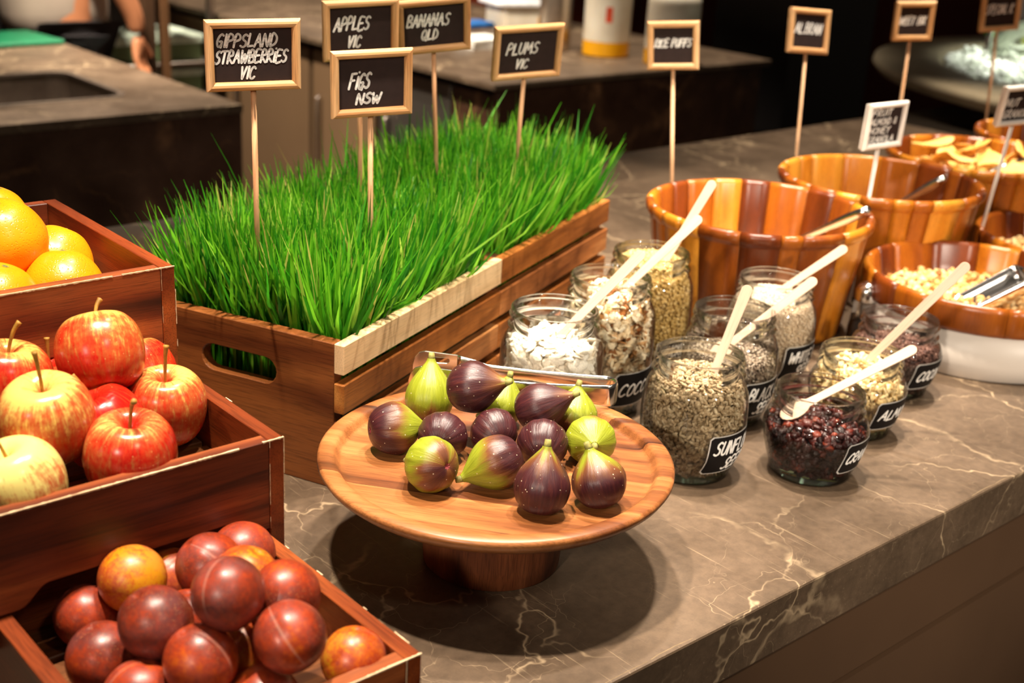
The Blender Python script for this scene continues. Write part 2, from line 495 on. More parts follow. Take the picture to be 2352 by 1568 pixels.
# chipped edge along the front of the top
v, f = [], []
x = -0.2
while x < 2.6:
    L = random.uniform(0.02, 0.09)
    if random.random() < 0.6:
        w = random.uniform(0.0008, 0.0022)
        i = len(v)
        k = 5
        for j in range(k + 1):
            t = j / k
            ww = w * (0.3 + math.sin(PI * t)) * random.uniform(0.6, 1.2)
            v += [(x + L * t, FB + 0.0025 + ww, TOP + 0.0004), (x + L * t, FB + 0.0006, TOP - 0.0022 + 0.0004)]
        for j in range(k):
            f.append((i + 2 * j, i + 2 * j + 1, i + 2 * j + 3, i + 2 * j + 2))
    x += L + random.uniform(0.0, 0.05)
mesh_obj('chipped_edge', pyd('chipped_edge', v, f), plain('chipped_stone', S((120, 100, 74)), 0.8, nscale=200), slab)['kind'] = 'stuff'

# ------------------------------------------------------------------ tiered fruit boxes
def fruit_box(label, a0, a1, b0, d, zt, zfoot, zfloor, zside, rear_leg, t=0.0125):
    w = a1 - a0
    e = empty('wooden_fruit_box', P42(a0, b0, -TOP), R42)
    tag(e, label, 'box', 'stepped red-brown fruit boxes')
    T, F, Fl, Sd = TOP + zt, TOP + zfoot, TOP + zfloor, TOP + zside
    # front board with a long arched cut-out along its foot
    x0, x1 = t + 0.0004, w - t - 0.0004
    h = 0.0145
    out = [(x0, F), (x0 + 0.016, F)]
    for j in range(7):
        s = j / 6
        out.append((x0 + 0.017 + 0.022 * s, F + h * (0.5 - 0.5 * math.cos(PI * s))))
    for j in range(7):
        s = j / 6
        out.append((x1 - 0.039 + 0.022 * s, F + h * (0.5 + 0.5 * math.cos(PI * s))))
    out += [(x1 - 0.016, F), (x1, F), (x1, T), (x0, T)]
    fb = mesh_obj('front_board', prism_me('front_board', out, 0.0, t, 'Y', bev=0.0006), M['box_x'], e)
    mesh_obj('back_board', box_me('back_board', x0, x1, d - t, d, F, T, 0.0006), M['box_x'], e)
    for sx in (0, 1):
        q0, q1 = (0, t) if sx == 0 else (w - t, w)
        if rear_leg:
            o2 = [(0, Sd), (d * 0.36, Sd), (d * 0.40, TOP), (d, TOP), (d, T), (0, T)]
        else:
            o2 = [(0, TOP), (d, TOP), (d, T), (0, T)]
        mesh_obj('side_board', prism_me('side_board', o2, q0, q1, 'X', bev=0.0006), M['box_y'], e)
    n = 5
    step = (d - 2 * t) / n
    for i in range(n):
        y = t + i * step
        mesh_obj('floor_slat', box_me('floor_slat', t + 0.0005, w - t - 0.0005, y + 0.004, y + step - 0.004, Fl - 0.006, Fl, 0.0008), M['slat_dark'], e)
    # paint rubbed off along the top front edges and the right corner:
    # strips lie 0.3 mm proud of both faces
    def worn2(parent, p0, p1, dirA, offA, dirB, offB, dens, wid):
        v, f = [], []
        p0, p1 = Vector(p0), Vector(p1)
        dirA, offA, dirB, offB = Vector(dirA), Vector(offA), Vector(dirB), Vector(offB)
        L = (p1 - p0).length
        s = 0.0
        while s < L:
            seg = random.uniform(0.004, 0.02)
            if random.random() < dens:
                i0 = len(v); k = 5
                for j in range(k + 1):
                    c = p0.lerp(p1, min(1, (s + seg * j / k) / L))
                    w1 = wid * random.uniform(0.3, 1.0)
                    corner = c + (offA + offB) * 0.00035
                    v += [c + dirA * w1 + offA * 0.00035, corner, c + dirB * w1 * 0.7 + offB * 0.00035]
                for j in range(k):
                    a = i0 + 3 * j
                    f += [(a, a + 1, a + 4, a + 3), (a + 1, a + 2, a + 5, a + 4)]
            s += seg
        if v: mesh_obj('worn_edge', pyd('worn_edge', v, f), M['worn'], parent)['kind'] = 'stuff'
    worn2(fb, (0.0, 0, T), (w, 0, T), (0, 1, 0), (0, 0, 1), (0, 0, -1), (0, -1, 0), 0.92, 0.0015)
    worn2(fb, (w, 0, T), (w, 0, F), (-1, 0, 0), (0, -1, 0), (0, 1, 0), (1, 0, 0), 0.6, 0.0007)
    worn2(fb, (w, 0, T), (w, d, T), (-1, 0, 0), (0, 0, 1), (0, 0, -1), (1, 0, 0), 0.16, 0.0007)
    worn2(fb, (w - t, 0, T), (w - t, 0, F), (-1, 0, 0), (0, -1, 0), (1, 0, 0), (0, -1, 0), 0.6, 0.00035)
    return e

fruit_box('red-brown wooden box in the foreground holding the plums', 0.235, 0.4465, 0.568, 0.253, 0.103, 0.026, 0.060, 0.0, False)
fruit_box('red-brown wooden box holding the apples, above the plum box', 0.2225, 0.4618, 0.768, 0.253, 0.181, 0.1055, 0.138, 0.08, True)
fruit_box('topmost red-brown wooden box holding the oranges', 0.2095, 0.4745, 0.966, 0.255, 0.262, 0.1865, 0.205, 0.165, True)

# ------------------------------------------------------------------ wheatgrass crates
TH = math.radians(65.3)
CU = Vector((math.cos(TH), math.sin(TH), 0)); CW = Vector((-math.sin(TH), math.cos(TH), 0))
C0 = Vector((-0.172, 1.142, TOP))
CL, CWD, CH = 0.3463, 0.227, 0.157

def stadium(cx, cz, w, h, n=8):
    r = h / 2
    o = []
    for j in range(n + 1):
        a = -PI / 2 + PI * j / n
        o.append((cx + w / 2 - r + r * math.cos(a), cz + r * math.sin(a)))
    for j in range(n + 1):
        a = PI / 2 + PI * j / n
        o.append((cx - w / 2 + r + r * math.cos(a), cz + r * math.sin(a)))
    return o

def grass_crate(label, off, mats):
    e = empty('slatted_crate', C0 + CU * off, TH)      # local x along CU, y along CW
    tag(e, label, 'crate', 'slatted crates of wheatgrass')
    te, ts = 0.014, 0.0115
    L = CL - 0.001
    for k, (x0, x1) in enumerate(((0.0, te), (L - te, L))):
        out = [(0, 0.0), (CWD, 0.0), (CWD, CH), (0, CH)]
        me = prism_me('end_panel', out, x0, x1, 'X', holes=[stadium(0.1145, 0.111, 0.092, 0.028)], bev=0.0009)
        p = mesh_obj('end_panel', me, M['acacia_dark_y'], e)
    sh, gap = 0.0315, 0.0103
    for side, (y0, y1) in enumerate(((-ts, 0.0), (CWD, CWD + ts))):
        for i in range(4):
            z1 = CH - i * (sh + gap)
            mesh_obj('slat', box_me('slat', 0.0, L, y0, y1, z1 - sh, z1, 0.0009), M[mats[i] if side == 0 else 'pale_x'], e)
    mesh_obj('bottom_board', box_me('bottom_board', te, L - te, 0.001, CWD - 0.001, 0.004, 0.012), M['acacia_x'], e)
    # seed tray with matted roots
    s = box('soil_tray', plain('matted_roots', S((96, 84, 48)), 0.9, nscale=180, namt=0.5, bumpk=0.8), e, te + 0.006, L - te - 0.006, 0.006, CWD - 0.006, 0.0125, 0.084, 0.004)
    return e
grass_crate('slatted wooden wheatgrass crate nearer the figs, with handle hole and pale top slat', 0.0, ['pale_x', 'acacia_mid_x', 'acacia_x', 'acacia_mid_x'])
grass_crate('slatted wooden wheatgrass crate farther back, beside the large bowls', CL + 0.001, ['acacia_mid_x', 'acacia_x', 'acacia_mid_x', 'acacia_x'])

def grass_material():
    m, nt, b = new_mat('wheatgrass')
    at = nd(nt, 'ShaderNodeAttribute', attribute_name='tint')
    c = ramp(nt, at.outputs['Fac'], [(0.0, S((26, 92, 22))), (0.35, S((58, 142, 22))), (0.7, S((112, 184, 36))), (0.9, S((150, 204, 66))), (1.0, S((196, 190, 96)))])
    nt.links.new(c, b.inputs['Base Color'])
    b.inputs['Roughness'].default_value = 0.42
    b.inputs['Specular IOR Level'].default_value = 0.4
    out = nt.nodes['Material Output']
    tl = nd(nt, 'ShaderNodeBsdfTranslucent', {'Color': c})
    mx = nd(nt, 'ShaderNodeMixShader', {0: 0.45, 1: b.outputs[0], 2: tl.outputs[0]})
    nt.links.new(mx.outputs[0], out.inputs[0])
    return m
M['grass'] = grass_material()

def grass(label, off, N, hmean):
    seg = 6
    L, Wd = CL - 0.05, CWD - 0.016
    px = RNG.uniform(0, L, N) + 0.025
    py = RNG.uniform(0, Wd, N) + 0.008
    h = hmean * RNG.uniform(0.66, 1.10, N)
    tall = RNG.random(N) < 0.06
    h[tall] *= RNG.uniform(1.05, 1.25, tall.sum())
    # blades near a side lean outwards a little; all lean at random
    ex = np.clip((px - (0.025 + L / 2)) / (L / 2), -1, 1); ey = np.clip((py - (0.008 + Wd / 2)) / (Wd / 2), -1, 1)
    lx = RNG.normal(0, 0.17, N) + 0.10 * ex ** 3
    ly = RNG.normal(0, 0.17, N) + 0.14 * ey ** 3
    curl = RNG.normal(0, 0.18, N)
    ang = RNG.uniform(0, 2 * PI, N)
    wid = RNG.uniform(0.0010, 0.0026, N)
    tint = np.clip(RNG.normal(0.42, 0.26, N), 0, 0.9)
    yel = RNG.random(N) < 0.03
    tint[yel] = 1.0
    verts = np.zeros((N, (seg + 1) * 2, 3)); tt = np.zeros((N, (seg + 1) * 2))
    for s in range(seg + 1):
        t = s / seg
        g = max(0.0, t - 0.25) / 0.75
        cx = px + 0.8 * lx * h * g + curl * h * g * g * 0.4 * np.cos(ang)
        cy = py + 0.8 * ly * h * g + curl * h * g * g * 0.4 * np.sin(ang)
        cz = 0.082 + h * t * (1 - 0.08 * t * (np.abs(lx) + np.abs(ly)))
        inside = cz < CH + 0.006
        cx = np.where(inside, np.clip(cx, 0.019, CL - 0.020), cx)
        cy = np.where(inside, np.clip(cy, 0.004, CWD - 0.004), cy)
        ww = wid * (1.0 if t < 0.55 else (1.05 - ((t - 0.55) / 0.45) ** 2 * 0.95))
        tw = ang + 0.6 * t
        verts[:, 2 * s] = np.stack([cx - ww * np.sin(tw), cy + ww * np.cos(tw), cz], 1)
        verts[:, 2 * s + 1] = np.stack([cx + ww * np.sin(tw), cy - ww * np.cos(tw), cz], 1)
        tt[:, 2 * s] = tt[:, 2 * s + 1] = np.clip(tint + 0.10 * (t - 0.5), 0, 1)
    k = (seg + 1) * 2
    f0 = np.array([[2 * s, 2 * s + 1, 2 * s + 3, 2 * s + 2] for s in range(seg)])
    faces = (np.arange(N)[:, None, None] * k + f0[None]).reshape(-1, 4)
    me = big_mesh('wheatgrass', verts.reshape(-1, 3), faces, tt.reshape(-1)[:, None].repeat(3, 1))
    o = mesh_obj('wheatgrass', me, M['grass'], None, smooth=True)
    o.location = C0 + CU * off; o.rotation_euler = (0, 0, TH)
    tag(o, label, 'grass', 'bright green wheatgrass', 'stuff')
grass('bright green wheatgrass growing in the nearer slatted crate', 0.0, 6500, 0.164)
grass('bright green wheatgrass growing in the farther slatted crate', CL + 0.001, 6500, 0.166)

# ------------------------------------------------------------------ hand lettering
GL = {
 'A': [[(0, 0), (.3, 1), (.58, 0)], [(.1, .36), (.5, .38)]],
 'B': [[(.05, 0), (.08, 1), (.42, .95), (.46, .68), (.1, .52), (.5, .42), (.5, .08), (.05, 0)]],
 'C': [[(.5, .86), (.36, 1), (.14, .86), (.02, .45), (.12, .08), (.34, 0), (.52, .16)]],
 'D': [[(.05, 0), (.08, 1), (.36, .92), (.55, .6), (.46, .2), (.05, 0)]],
 'E': [[(.5, 1), (.06, .98), (.02, 0), (.48, .02)], [(.04, .52), (.4, .54)]],
 'F': [[(.52, 1), (.06, .98), (.0, 0)], [(.04, .54), (.4, .56)]],
 'G': [[(.5, .9), (.34, 1), (.12, .8), (.02, .4), (.14, .04), (.36, .05), (.46, .4), (.26, .42)], [(.46, .4), (.42, -.05)]],
 'H': [[(.03, 0), (.05, 1)], [(.48, 0), (.5, 1)], [(.04, .5), (.5, .52)]],
 'I': [[(.08, 0), (.1, 1)]],
 'K': [[(.03, 0), (.05, 1)], [(.5, 1), (.06, .45), (.52, 0)]],
 'L': [[(.06, 1), (.03, 0), (.46, .04)]],
 'M': [[(0, 0), (.08, 1), (.32, .35), (.58, 1), (.66, 0)]],
 'N': [[(0, 0), (.06, 1), (.46, 0), (.54, 1)]],
 'O': [[(.28, 1), (.06, .75), (.04, .25), (.26, 0), (.5, .25), (.5, .78), (.28, 1)]],
 'P': [[(.02, 0), (.08, 1), (.42, .95), (.48, .62), (.06, .46)]],
 'Q': [[(.28, 1), (.06, .75), (.04, .25), (.26, 0), (.5, .25), (.5, .78), (.28, 1)], [(.32, .25), (.58, -.1)]],
 'R': [[(.02, 0), (.08, 1), (.42, .95), (.46, .64), (.06, .5), (.52, 0)]],
 'S': [[(.5, .9), (.32, 1), (.12, .84), (.16, .6), (.42, .42), (.44, .14), (.22, 0), (.0, .1)]],
 'T': [[(0, .98), (.54, 1)], [(.28, 1), (.24, 0)]],
 'U': [[(.04, 1), (.03, .25), (.22, 0), (.44, .2), (.5, 1)]],
 'V': [[(.02, 1), (.2, 0), (.5, 1)]],
 'W': [[(.0, 1), (.14, 0), (.34, .7), (.5, 0), (.7, 1)]],
 'X': [[(0, 0), (.5, 1)], [(.02, 1), (.5, 0)]],
 'Y': [[(.02, 1), (.26, .5), (.22, 0)], [(.52, 1), (.26, .5)]],
 'Z': [[(.03, 1), (.5, 1), (.0, 0), (.5, .02)]],
 '&': [[(.5, 0), (.12, .7), (.28, 1), (.4, .75), (.04, .25), (.2, 0), (.5, .4)]],
 'i': [[(.08, 0), (.1, .78)], [(.11, 1.08), (.115, 1.09)]],
 '.': [[(.06, 0), (.07, .01)]],
}
def letter_width(ch):
    if ch == ' ': return 0.34
    return max(p[0] for s in GL[ch] for p in s)

def lettering(lines, stroke, shear=0.22, mapf=None):
    """lines: (text, x_left, z_base, height, x_span). Returns (verts, faces) through mapf(x, z)"""
    v, f = [], []
    for (txt, x, z, h, span) in lines:
        nat = sum(letter_width(c) + 0.16 for c in txt) - 0.16
        sx = span / nat
        cx = x
        for ch in txt:
            if ch != ' ':
                jz = random.uniform(-0.04, 0.04) * h
                for st in GL[ch]:
                    pts = [(cx + p[0] * sx + shear * p[1] * h, z + jz + p[1] * h) for p in (spline(st, 3) if len(st) > 3 else st)]
                    for i, p in enumerate(pts):
                        i0 = len(v)
                        for j in range(8):
                            a = PI / 4 * j
                            v.append(mapf(p[0] + stroke * math.cos(a), p[1] + stroke * math.sin(a)))
                        f.append(tuple(range(i0, i0 + 8)))
                        if i:
                            q = pts[i - 1]
                            dx, dz = p[0] - q[0], p[1] - q[1]
                            L = math.hypot(dx, dz) or 1e-6
                            nx, nz = -dz / L * stroke, dx / L * stroke
                            i1 = len(v)
                            v += [mapf(q[0] + nx, q[1] + nz), mapf(q[0] - nx, q[1] - nz), mapf(p[0] - nx, p[1] - nz), mapf(p[0] + nx, p[1] + nz)]
                            f.append((i1, i1 + 1, i1 + 2, i1 + 3))
            cx += (letter_width(ch) + 0.16) * sx
    return v, f

def bar_me(name, L, w, d):
    """mitred half-round moulding: outer edge length L along x, width w in z (inwards = +z), proud to -y"""
    n = 6
    prof = []
    for j in range(n + 1):
        a = PI * j / n
        prof.append((w / 2 - w / 2 * math.cos(a), -d * (0.25 + 0.75 * math.sin(a) ** 0.7)))
    prof = [(0, 0.0)] + prof + [(w, 0.0)]
    v, f = [], []
    for sgn in (-1, 1):
        for (z, y) in prof:
            v.append((sgn * (L / 2 - z), y, z))
    k = len(prof)
    for j in range(k):
        f.append((j, (j + 1) % k, k + (j + 1) % k, k + j))
    f.append(tuple(range(k))); f.append(tuple(range(2 * k - 1, k - 1, -1)))
    return fix_normals(pyd(name, v, f))

def sign(label, base, yaw, w, h, zc, lean, lines, group, white=False, stroke=0.00118, fw=0.0085, pitch=0.0, stick_r=0.0028, zbot=None):
    """base: world xy of the stick at height base z; zc: centre of the board above the counter"""
    e = empty('sign_on_stick', (base[0], base[1], TOP + base[2]), yaw)
    e.rotation_euler = Matrix.Rotation(yaw, 3, 'Z').to_euler()
    R3 = Matrix.Rotation(yaw, 3, 'Z') @ Matrix.Rotation(lean, 3, 'Y') @ Matrix.Rotation(pitch, 3, 'X')
    e.rotation_euler = R3.to_euler()
    tag(e, label, 'sign', group)
    zc = zc - base[2]
    fm = M['white_frame'] if white else M['frame']
    d = 0.006
    cen = Vector((0, 0, zc))
    b = mesh_obj('board', box_me('board', -w / 2 + fw * 0.5, w / 2 - fw * 0.5, -0.0005, 0.003, -h / 2 + fw * 0.5, h / 2 - fw * 0.5), M['board'], e, loc=cen)
    iw, ih = w - 2 * fw, h - 2 * fw
    ls = [(t, -iw / 2 + x * iw, -ih / 2 + z * ih, hh * ih, sp * iw) for (t, x, z, hh, sp) in lines]
    v, f = lettering(ls, stroke, mapf=lambda x, z: (x, -0.0009, z))
    mesh_obj('lettering', pyd('lettering', v, f), M['chalk'], b)
    for i, (L, rot, off) in enumerate(((w, 0, (0, 0, -h / 2)), (w, PI, (0, 0, h / 2)), (h, -PI / 2, (-w / 2, 0, 0)), (h, PI / 2, (w / 2, 0, 0)))):
        o = mesh_obj('frame_bar', bar_me('frame_bar', L, fw, d), fm, e, loc=cen + Vector(off))
        o.rotation_euler = (0, -rot, 0)
    mesh_obj('back_board', box_me('back_board', -w / 2 + 0.0015, w / 2 - 0.0015, 0.003, 0.0055, -h / 2 + 0.0015, h / 2 - 0.0015), fm, e, loc=cen)
    zb = (zbot if zbot is not None else -0.10)
    mesh_obj('stick', tube_me('stick', [(0, 0.003, zb), (0, 0.003, zc - h / 2 + 0.001)], stick_r, 10), M['white_frame'] if white else M['stick'], e, smooth=True)
    return e
GS = 'wood-framed chalkboard signs stuck in the wheatgrass'
GB = 'wood-framed chalkboard signs behind the bowls'
rd = math.radians
sign('chalkboard sign on a stick reading GIPPSLAND STRAWBERRIES VIC', (-0.2614, 1.2228, 0.2374), rd(23.3), 0.0903, 0.0674, 0.4188, rd(-1.3), [('GIPPSLAND', 0.03, 0.66, 0.23, 0.76), ('STRAWBERRiES', 0.0, 0.36, 0.23, 0.92), ('VIC', 0.32, 0.06, 0.22, 0.18)], GS, stroke=0.00102, pitch=rd(4.1))
sign('chalkboard sign on a stick reading FIGS NSW', (-0.1561, 1.2964, 0.2323), rd(25.4), 0.0858, 0.068, 0.3864, rd(-2.3), [('FiGS', 0.15, 0.40, 0.30, 0.30), ('NSW', 0.26, 0.10, 0.20, 0.36)], GS, pitch=rd(4.2))
sign('chalkboard sign on a stick reading APPLES VIC, behind the figs sign', (-0.1877, 1.4499, 0.2401), rd(25.7), 0.0875, 0.067, 0.421, rd(-3.2), [('APPLES', 0.06, 0.50, 0.28, 0.56), ('VIC', 0.28, 0.12, 0.24, 0.20)], GS, pitch=rd(6.9))
sign('chalkboard sign on a stick reading BANANAS QLD', (-0.1074, 1.5622, 0.2398), rd(18.2), 0.0891, 0.0655, 0.4217, rd(-6.1), [('BANANAS', 0.04, 0.50, 0.28, 0.70), ('QLD', 0.28, 0.16, 0.24, 0.26)], GS, pitch=rd(11.9))
sign('chalkboard sign on a stick reading PLUMS VIC', (-0.0066, 1.665, 0.237), rd(25.9), 0.0962, 0.0699, 0.379, rd(-3.3), [('PLUMS', 0.12, 0.46, 0.26, 0.54), ('VIC', 0.30, 0.10, 0.22, 0.20)], GS, pitch=rd(10.9))

# ================================================================== fruit
def fruit_mesh(name, prof, R, n=40, rf=None):
    return lathe_me(name, [(r * R, z * R) for (r, z) in spline(prof, 4)], n, rf=rf)

def polar(nt):
    tc = nd(nt, 'ShaderNodeTexCoord')
    sp = nd(nt, 'ShaderNodeSeparateXYZ', {0: tc.outputs['Object']})
    phi = math_n(nt, 'ARCTAN2', sp.outputs[1], sp.outputs[0])
    return tc, sp, phi

def apple_material():
    m, nt, b = new_mat('apple_skin')
    tc, sp, phi = polar(nt)
    oi = nd(nt, 'ShaderNodeObjectInfo')
    pr = nd(nt, 'ShaderNodeSeparateColor', {0: oi.outputs['Color']})
    rnd = math_n(nt, 'MULTIPLY', oi.outputs['Random'], 20.0)
    cs = nd(nt, 'ShaderNodeCombineXYZ', {0: math_n(nt, 'MULTIPLY', math_n(nt, 'COSINE', phi), 1.0), 1: math_n(nt, 'SINE', phi), 2: math_n(nt, 'ADD', math_n(nt, 'MULTIPLY', sp.outputs[2], 5.0), rnd)})
    streak = nd(nt, 'ShaderNodeTexNoise', {'Vector': cs.outputs[0], 'Scale': 8.0, 'Detail': 7.0, 'Roughness': 0.75})
    vs = nd(nt, 'ShaderNodeVectorMath', {0: tc.outputs['Object'], 1: nd(nt, 'ShaderNodeCombineXYZ', {0: rnd, 1: rnd, 2: rnd}).outputs[0]}, operation='ADD')
    blotch = nd(nt, 'ShaderNodeTexNoise', {'Vector': vs.outputs[0], 'Scale': 22.0, 'Detail': 2.0})
    fine = nd(nt, 'ShaderNodeTexNoise', {'Vector': vs.outputs[0], 'Scale': 260.0, 'Detail': 4.0})
    f = math_n(nt, 'ADD', math_n(nt, 'MULTIPLY', streak.outputs[0], 1.5), math_n(nt, 'MULTIPLY', blotch.outputs[0], 1.1))
    f = math_n(nt, 'ADD', f, math_n(nt, 'MULTIPLY', fine.outputs[0], 0.55))
    f = math_n(nt, 'ADD', f, math_n(nt, 'SUBTRACT', pr.outputs[0], 1.66))
    # yellow around the stem hollow
    top = ramp(nt, math_n(nt, 'DIVIDE', sp.outputs[2], 0.034), [(0.66, 0.0), (0.86, 0.34)])
    f = math_n(nt, 'SUBTRACT', f, top)
    yel = mixc(nt, pr.outputs[1], S((226, 172, 78)), S((234, 216, 128)))
    c = nd(nt, 'ShaderNodeValToRGB')
    el = c.color_ramp.elements
    for _ in range(2): el.new(0.5)
    for e, (p, q) in zip(el, [(0.0, 0.0), (0.10, 0.35), (0.30, 0.8), (0.6, 1.0)]):
        e.position = p; e.color = (q, q, q, 1)
    nt.links.new(f, c.inputs[0])
    red = ramp(nt, streak.outputs[0], [(0.3, S((140, 10, 10))), (0.5, S((180, 26, 16))), (0.7, S((206, 70, 34)))])
    col = mixc(nt, c.outputs[0], yel, red)
    lent = nd(nt, 'ShaderNodeTexVoronoi', {'Vector': tc.outputs['Object'], 'Scale': 170.0})
    dots = ramp(nt, lent.outputs['Distance'], [(0.05, 0.35), (0.12, 0.0)])
    col = mixc(nt, dots, col, S((236, 196, 120)))
    nt.links.new(col, b.inputs['Base Color'])
    b.inputs['Roughness'].default_value = 0.24
    b.inputs['Specular IOR Level'].default_value = 0.5
    b.inputs['Subsurface Weight'].default_value = 0.08
    b.inputs['Subsurface Radius'].default_value = (0.01, 0.004, 0.002)
    bump(nt, b, fine.outputs[0], 0.04, 0.001)
    return m
M['apple'] = apple_material()
M['apple_stem'] = plain('apple_stem', S((164, 118, 40)), 0.6, nscale=200, namt=0.35)
A_PROF = [(0, .56), (.05, .58), (.13, .70), (.24, .815), (.42, .885), (.66, .82), (.88, .57), (.985, .25), (1.0, -.05), (.95, -.36), (.82, -.64), (.62, -.84), (.42, -.92), (.28, -.90), (.14, -.82), (0, -.80)]

def apple(label, pos, R, axis, spin, red, pale, stem_len=1.0, bend=0.2):
    def rf(r, z, a):
        k = max(0.0, (-z / R - 0.2))
        return r * (1 + 0.035 * k * math.cos(5 * a) + 0.02 * math.sin(a + 1) + 0.012 * math.cos(3 * a))
    me = fruit_mesh('apple', A_PROF, R, 44, rf)
    o = mesh_obj('apple', me, M['apple'], None, smooth=True)
    o.location = Vector((pos[0], pos[1], pos[2] + TOP))
    o.rotation_euler = axis_matrix(axis, spin).to_euler()
    o.color = (red, pale, 0, 1)
    tag(o, label, 'apple', 'apples in the middle box')
    L = 0.033 * stem_len
    pts = spline([(0, 0, .50 * R), (bend * .001, 0, .50 * R + L * .4), (bend * .004, 0.0005, .50 * R + L * .8), (bend * .008, .001, .50 * R + L)], 3)
    rad = [0.0013 + 0.0011 * (i / (len(pts) - 1)) ** 3 for i in range(len(pts))]
    mesh_obj('stem', tube_me('stem', pts, rad, 8), M['apple_stem'], o, smooth=True)

UP = (0.06, 0.93, 0.36)
apple('pale red apple at the picture edge, behind the big yellow-red one', (-.3892, .8981, .2039), .0345, cam_dir(.15, .9, .3), 0.5, .62, .2, 1.0, 1)
apple('large yellow-red apple with a long straight stem, in front', (-.3363, .8391, .2037), .0346, cam_dir(.05, .85, .50), 2.2, .40, .35, 1.2, .2)
apple('topmost apple of the heap, tilted back, with a yellow patch', (-.3257, .9305, .2207), .0345, cam_dir(-.22, .93, -.12), 4.0, .52, .15, .8, -1)
apple('orange-streaked apple beside the box wall, stem upright', (-.277, .9351, .1755), .0328, cam_dir(.10, .88, .46), 1.0, .50, .3, 1.15, .4)
apple('bright red apple nearest the front board, stem leaning', (-.277, .8395, .1785), .0340, cam_dir(.14, .88, .45), 5.1, .68, .45, 1.15, 2)
apple('small deep red apple wedged in the middle of the heap', (-.312, .889, .1755), .0335, cam_dir(-.25, .85, .45), 3.3, .95, .3, 1.0, .6)
apple('pale yellow-green apple low in the box corner', (-.3385, .7836, .1795), .0322, cam_dir(-.15, .86, .48), 0.2, .10, 1.0, 1.0, -.8)
apple('apple half hidden behind the topmost one', (-.3124, .9815, .1800), .0330, cam_dir(-.28, .93, .1), 2.8, .6, .2, 1.1, .3)
apple('apple at the back of the box, only a red sliver showing', (-.3765, .9520, .1725), .0325, cam_dir(*UP), 1.4, .85, .1)

def orange_material():
    m, nt, b = new_mat('orange_peel')
    tc = nd(nt, 'ShaderNodeTexCoord')
    n = nd(nt, 'ShaderNodeTexNoise', {'Vector': tc.outputs['Object'], 'Scale': 14.0, 'Detail': 2.0})
    c = ramp(nt, n.outputs[0], [(0.3, S((238, 130, 6))), (0.7, S((246, 156, 14)))])
    p = nd(nt, 'ShaderNodeTexVoronoi', {'Vector': tc.outputs['Object'], 'Scale': 420.0})
    pits = ramp(nt, p.outputs['Distance'], [(0.0, 0.0), (0.35, 1.0)])
    c = mixc(nt, 1.0, c, ramp(nt, p.outputs['Distance'], [(0.0, 0.82), (0.3, 1.0)]), 'MULTIPLY')
    nt.links.new(c, b.inputs['Base Color'])
    b.inputs['Roughness'].default_value = 0.30
    b.inputs['Subsurface Weight'].default_value = 0.12
    b.inputs['Subsurface Radius'].default_value = (0.012, 0.006, 0.001)
    bump(nt, b, pits, 0.28, 0.0012)
    return m
M['orange'] = orange_material()
M['calyx'] = plain('orange_calyx', S((104, 104, 48)), 0.8, nscale=400, namt=0.4)
O_PROF = [(0, .865), (.05, .868), (.14, .88), (.30, .87), (.52, .78), (.76, .56), (.95, .24), (1.0, -.06), (.94, -.36), (.76, -.63), (.5, -.80), (.22, -.875), (0, -.885)]
def orange(label, pos, R, axis, spin):
    me = fruit_mesh('orange', O_PROF, R, 40, lambda r, z, a: r * (1 + .012 * math.cos(2 * a + .5)))
    o = mesh_obj('orange', me, M['orange'], None, smooth=True)
    o.location = Vector((pos[0], pos[1], pos[2] + TOP)); o.rotation_euler = axis_matrix(axis, spin).to_euler()
    tag(o, label, 'orange', 'oranges in the top box')
    v, f = [(0, 0, .875 * R + .0012)], []
    for j in range(20):
        a = 2 * PI * j / 20
        rr = .0036 if j % 4 == 0 else .0022
        v.append((rr * math.cos(a), rr * math.sin(a), .872 * R + .0002))
    f = [(0, 1 + j, 1 + (j + 1) % 20) for j in range(20)]
    mesh_obj('calyx', pyd('calyx', v, f), M['calyx'], o)
orange('large orange on top of the pile showing its stem button', (-.4444, 1.0442, .2745), .0378, cam_dir(.05, .88, .48), 0)
orange('orange behind the large top one at the picture edge', (-.4837, 1.1113, .2683), .0375, cam_dir(.3, .9, .1), 1)
orange('orange half hidden between the top one and the box wall', (-.4197, 1.0945, .2400), .0355, cam_dir(.3, .9, -.1), 2)
orange('orange beside the front board, right of the pile', (-.3905, 1.0345, .2385), .0343, cam_dir(.0, .95, .1), 3)
orange('orange low in the corner behind the front board', (-.4262, .9790, .2400), .0362, cam_dir(.3, .9, .2), 4)

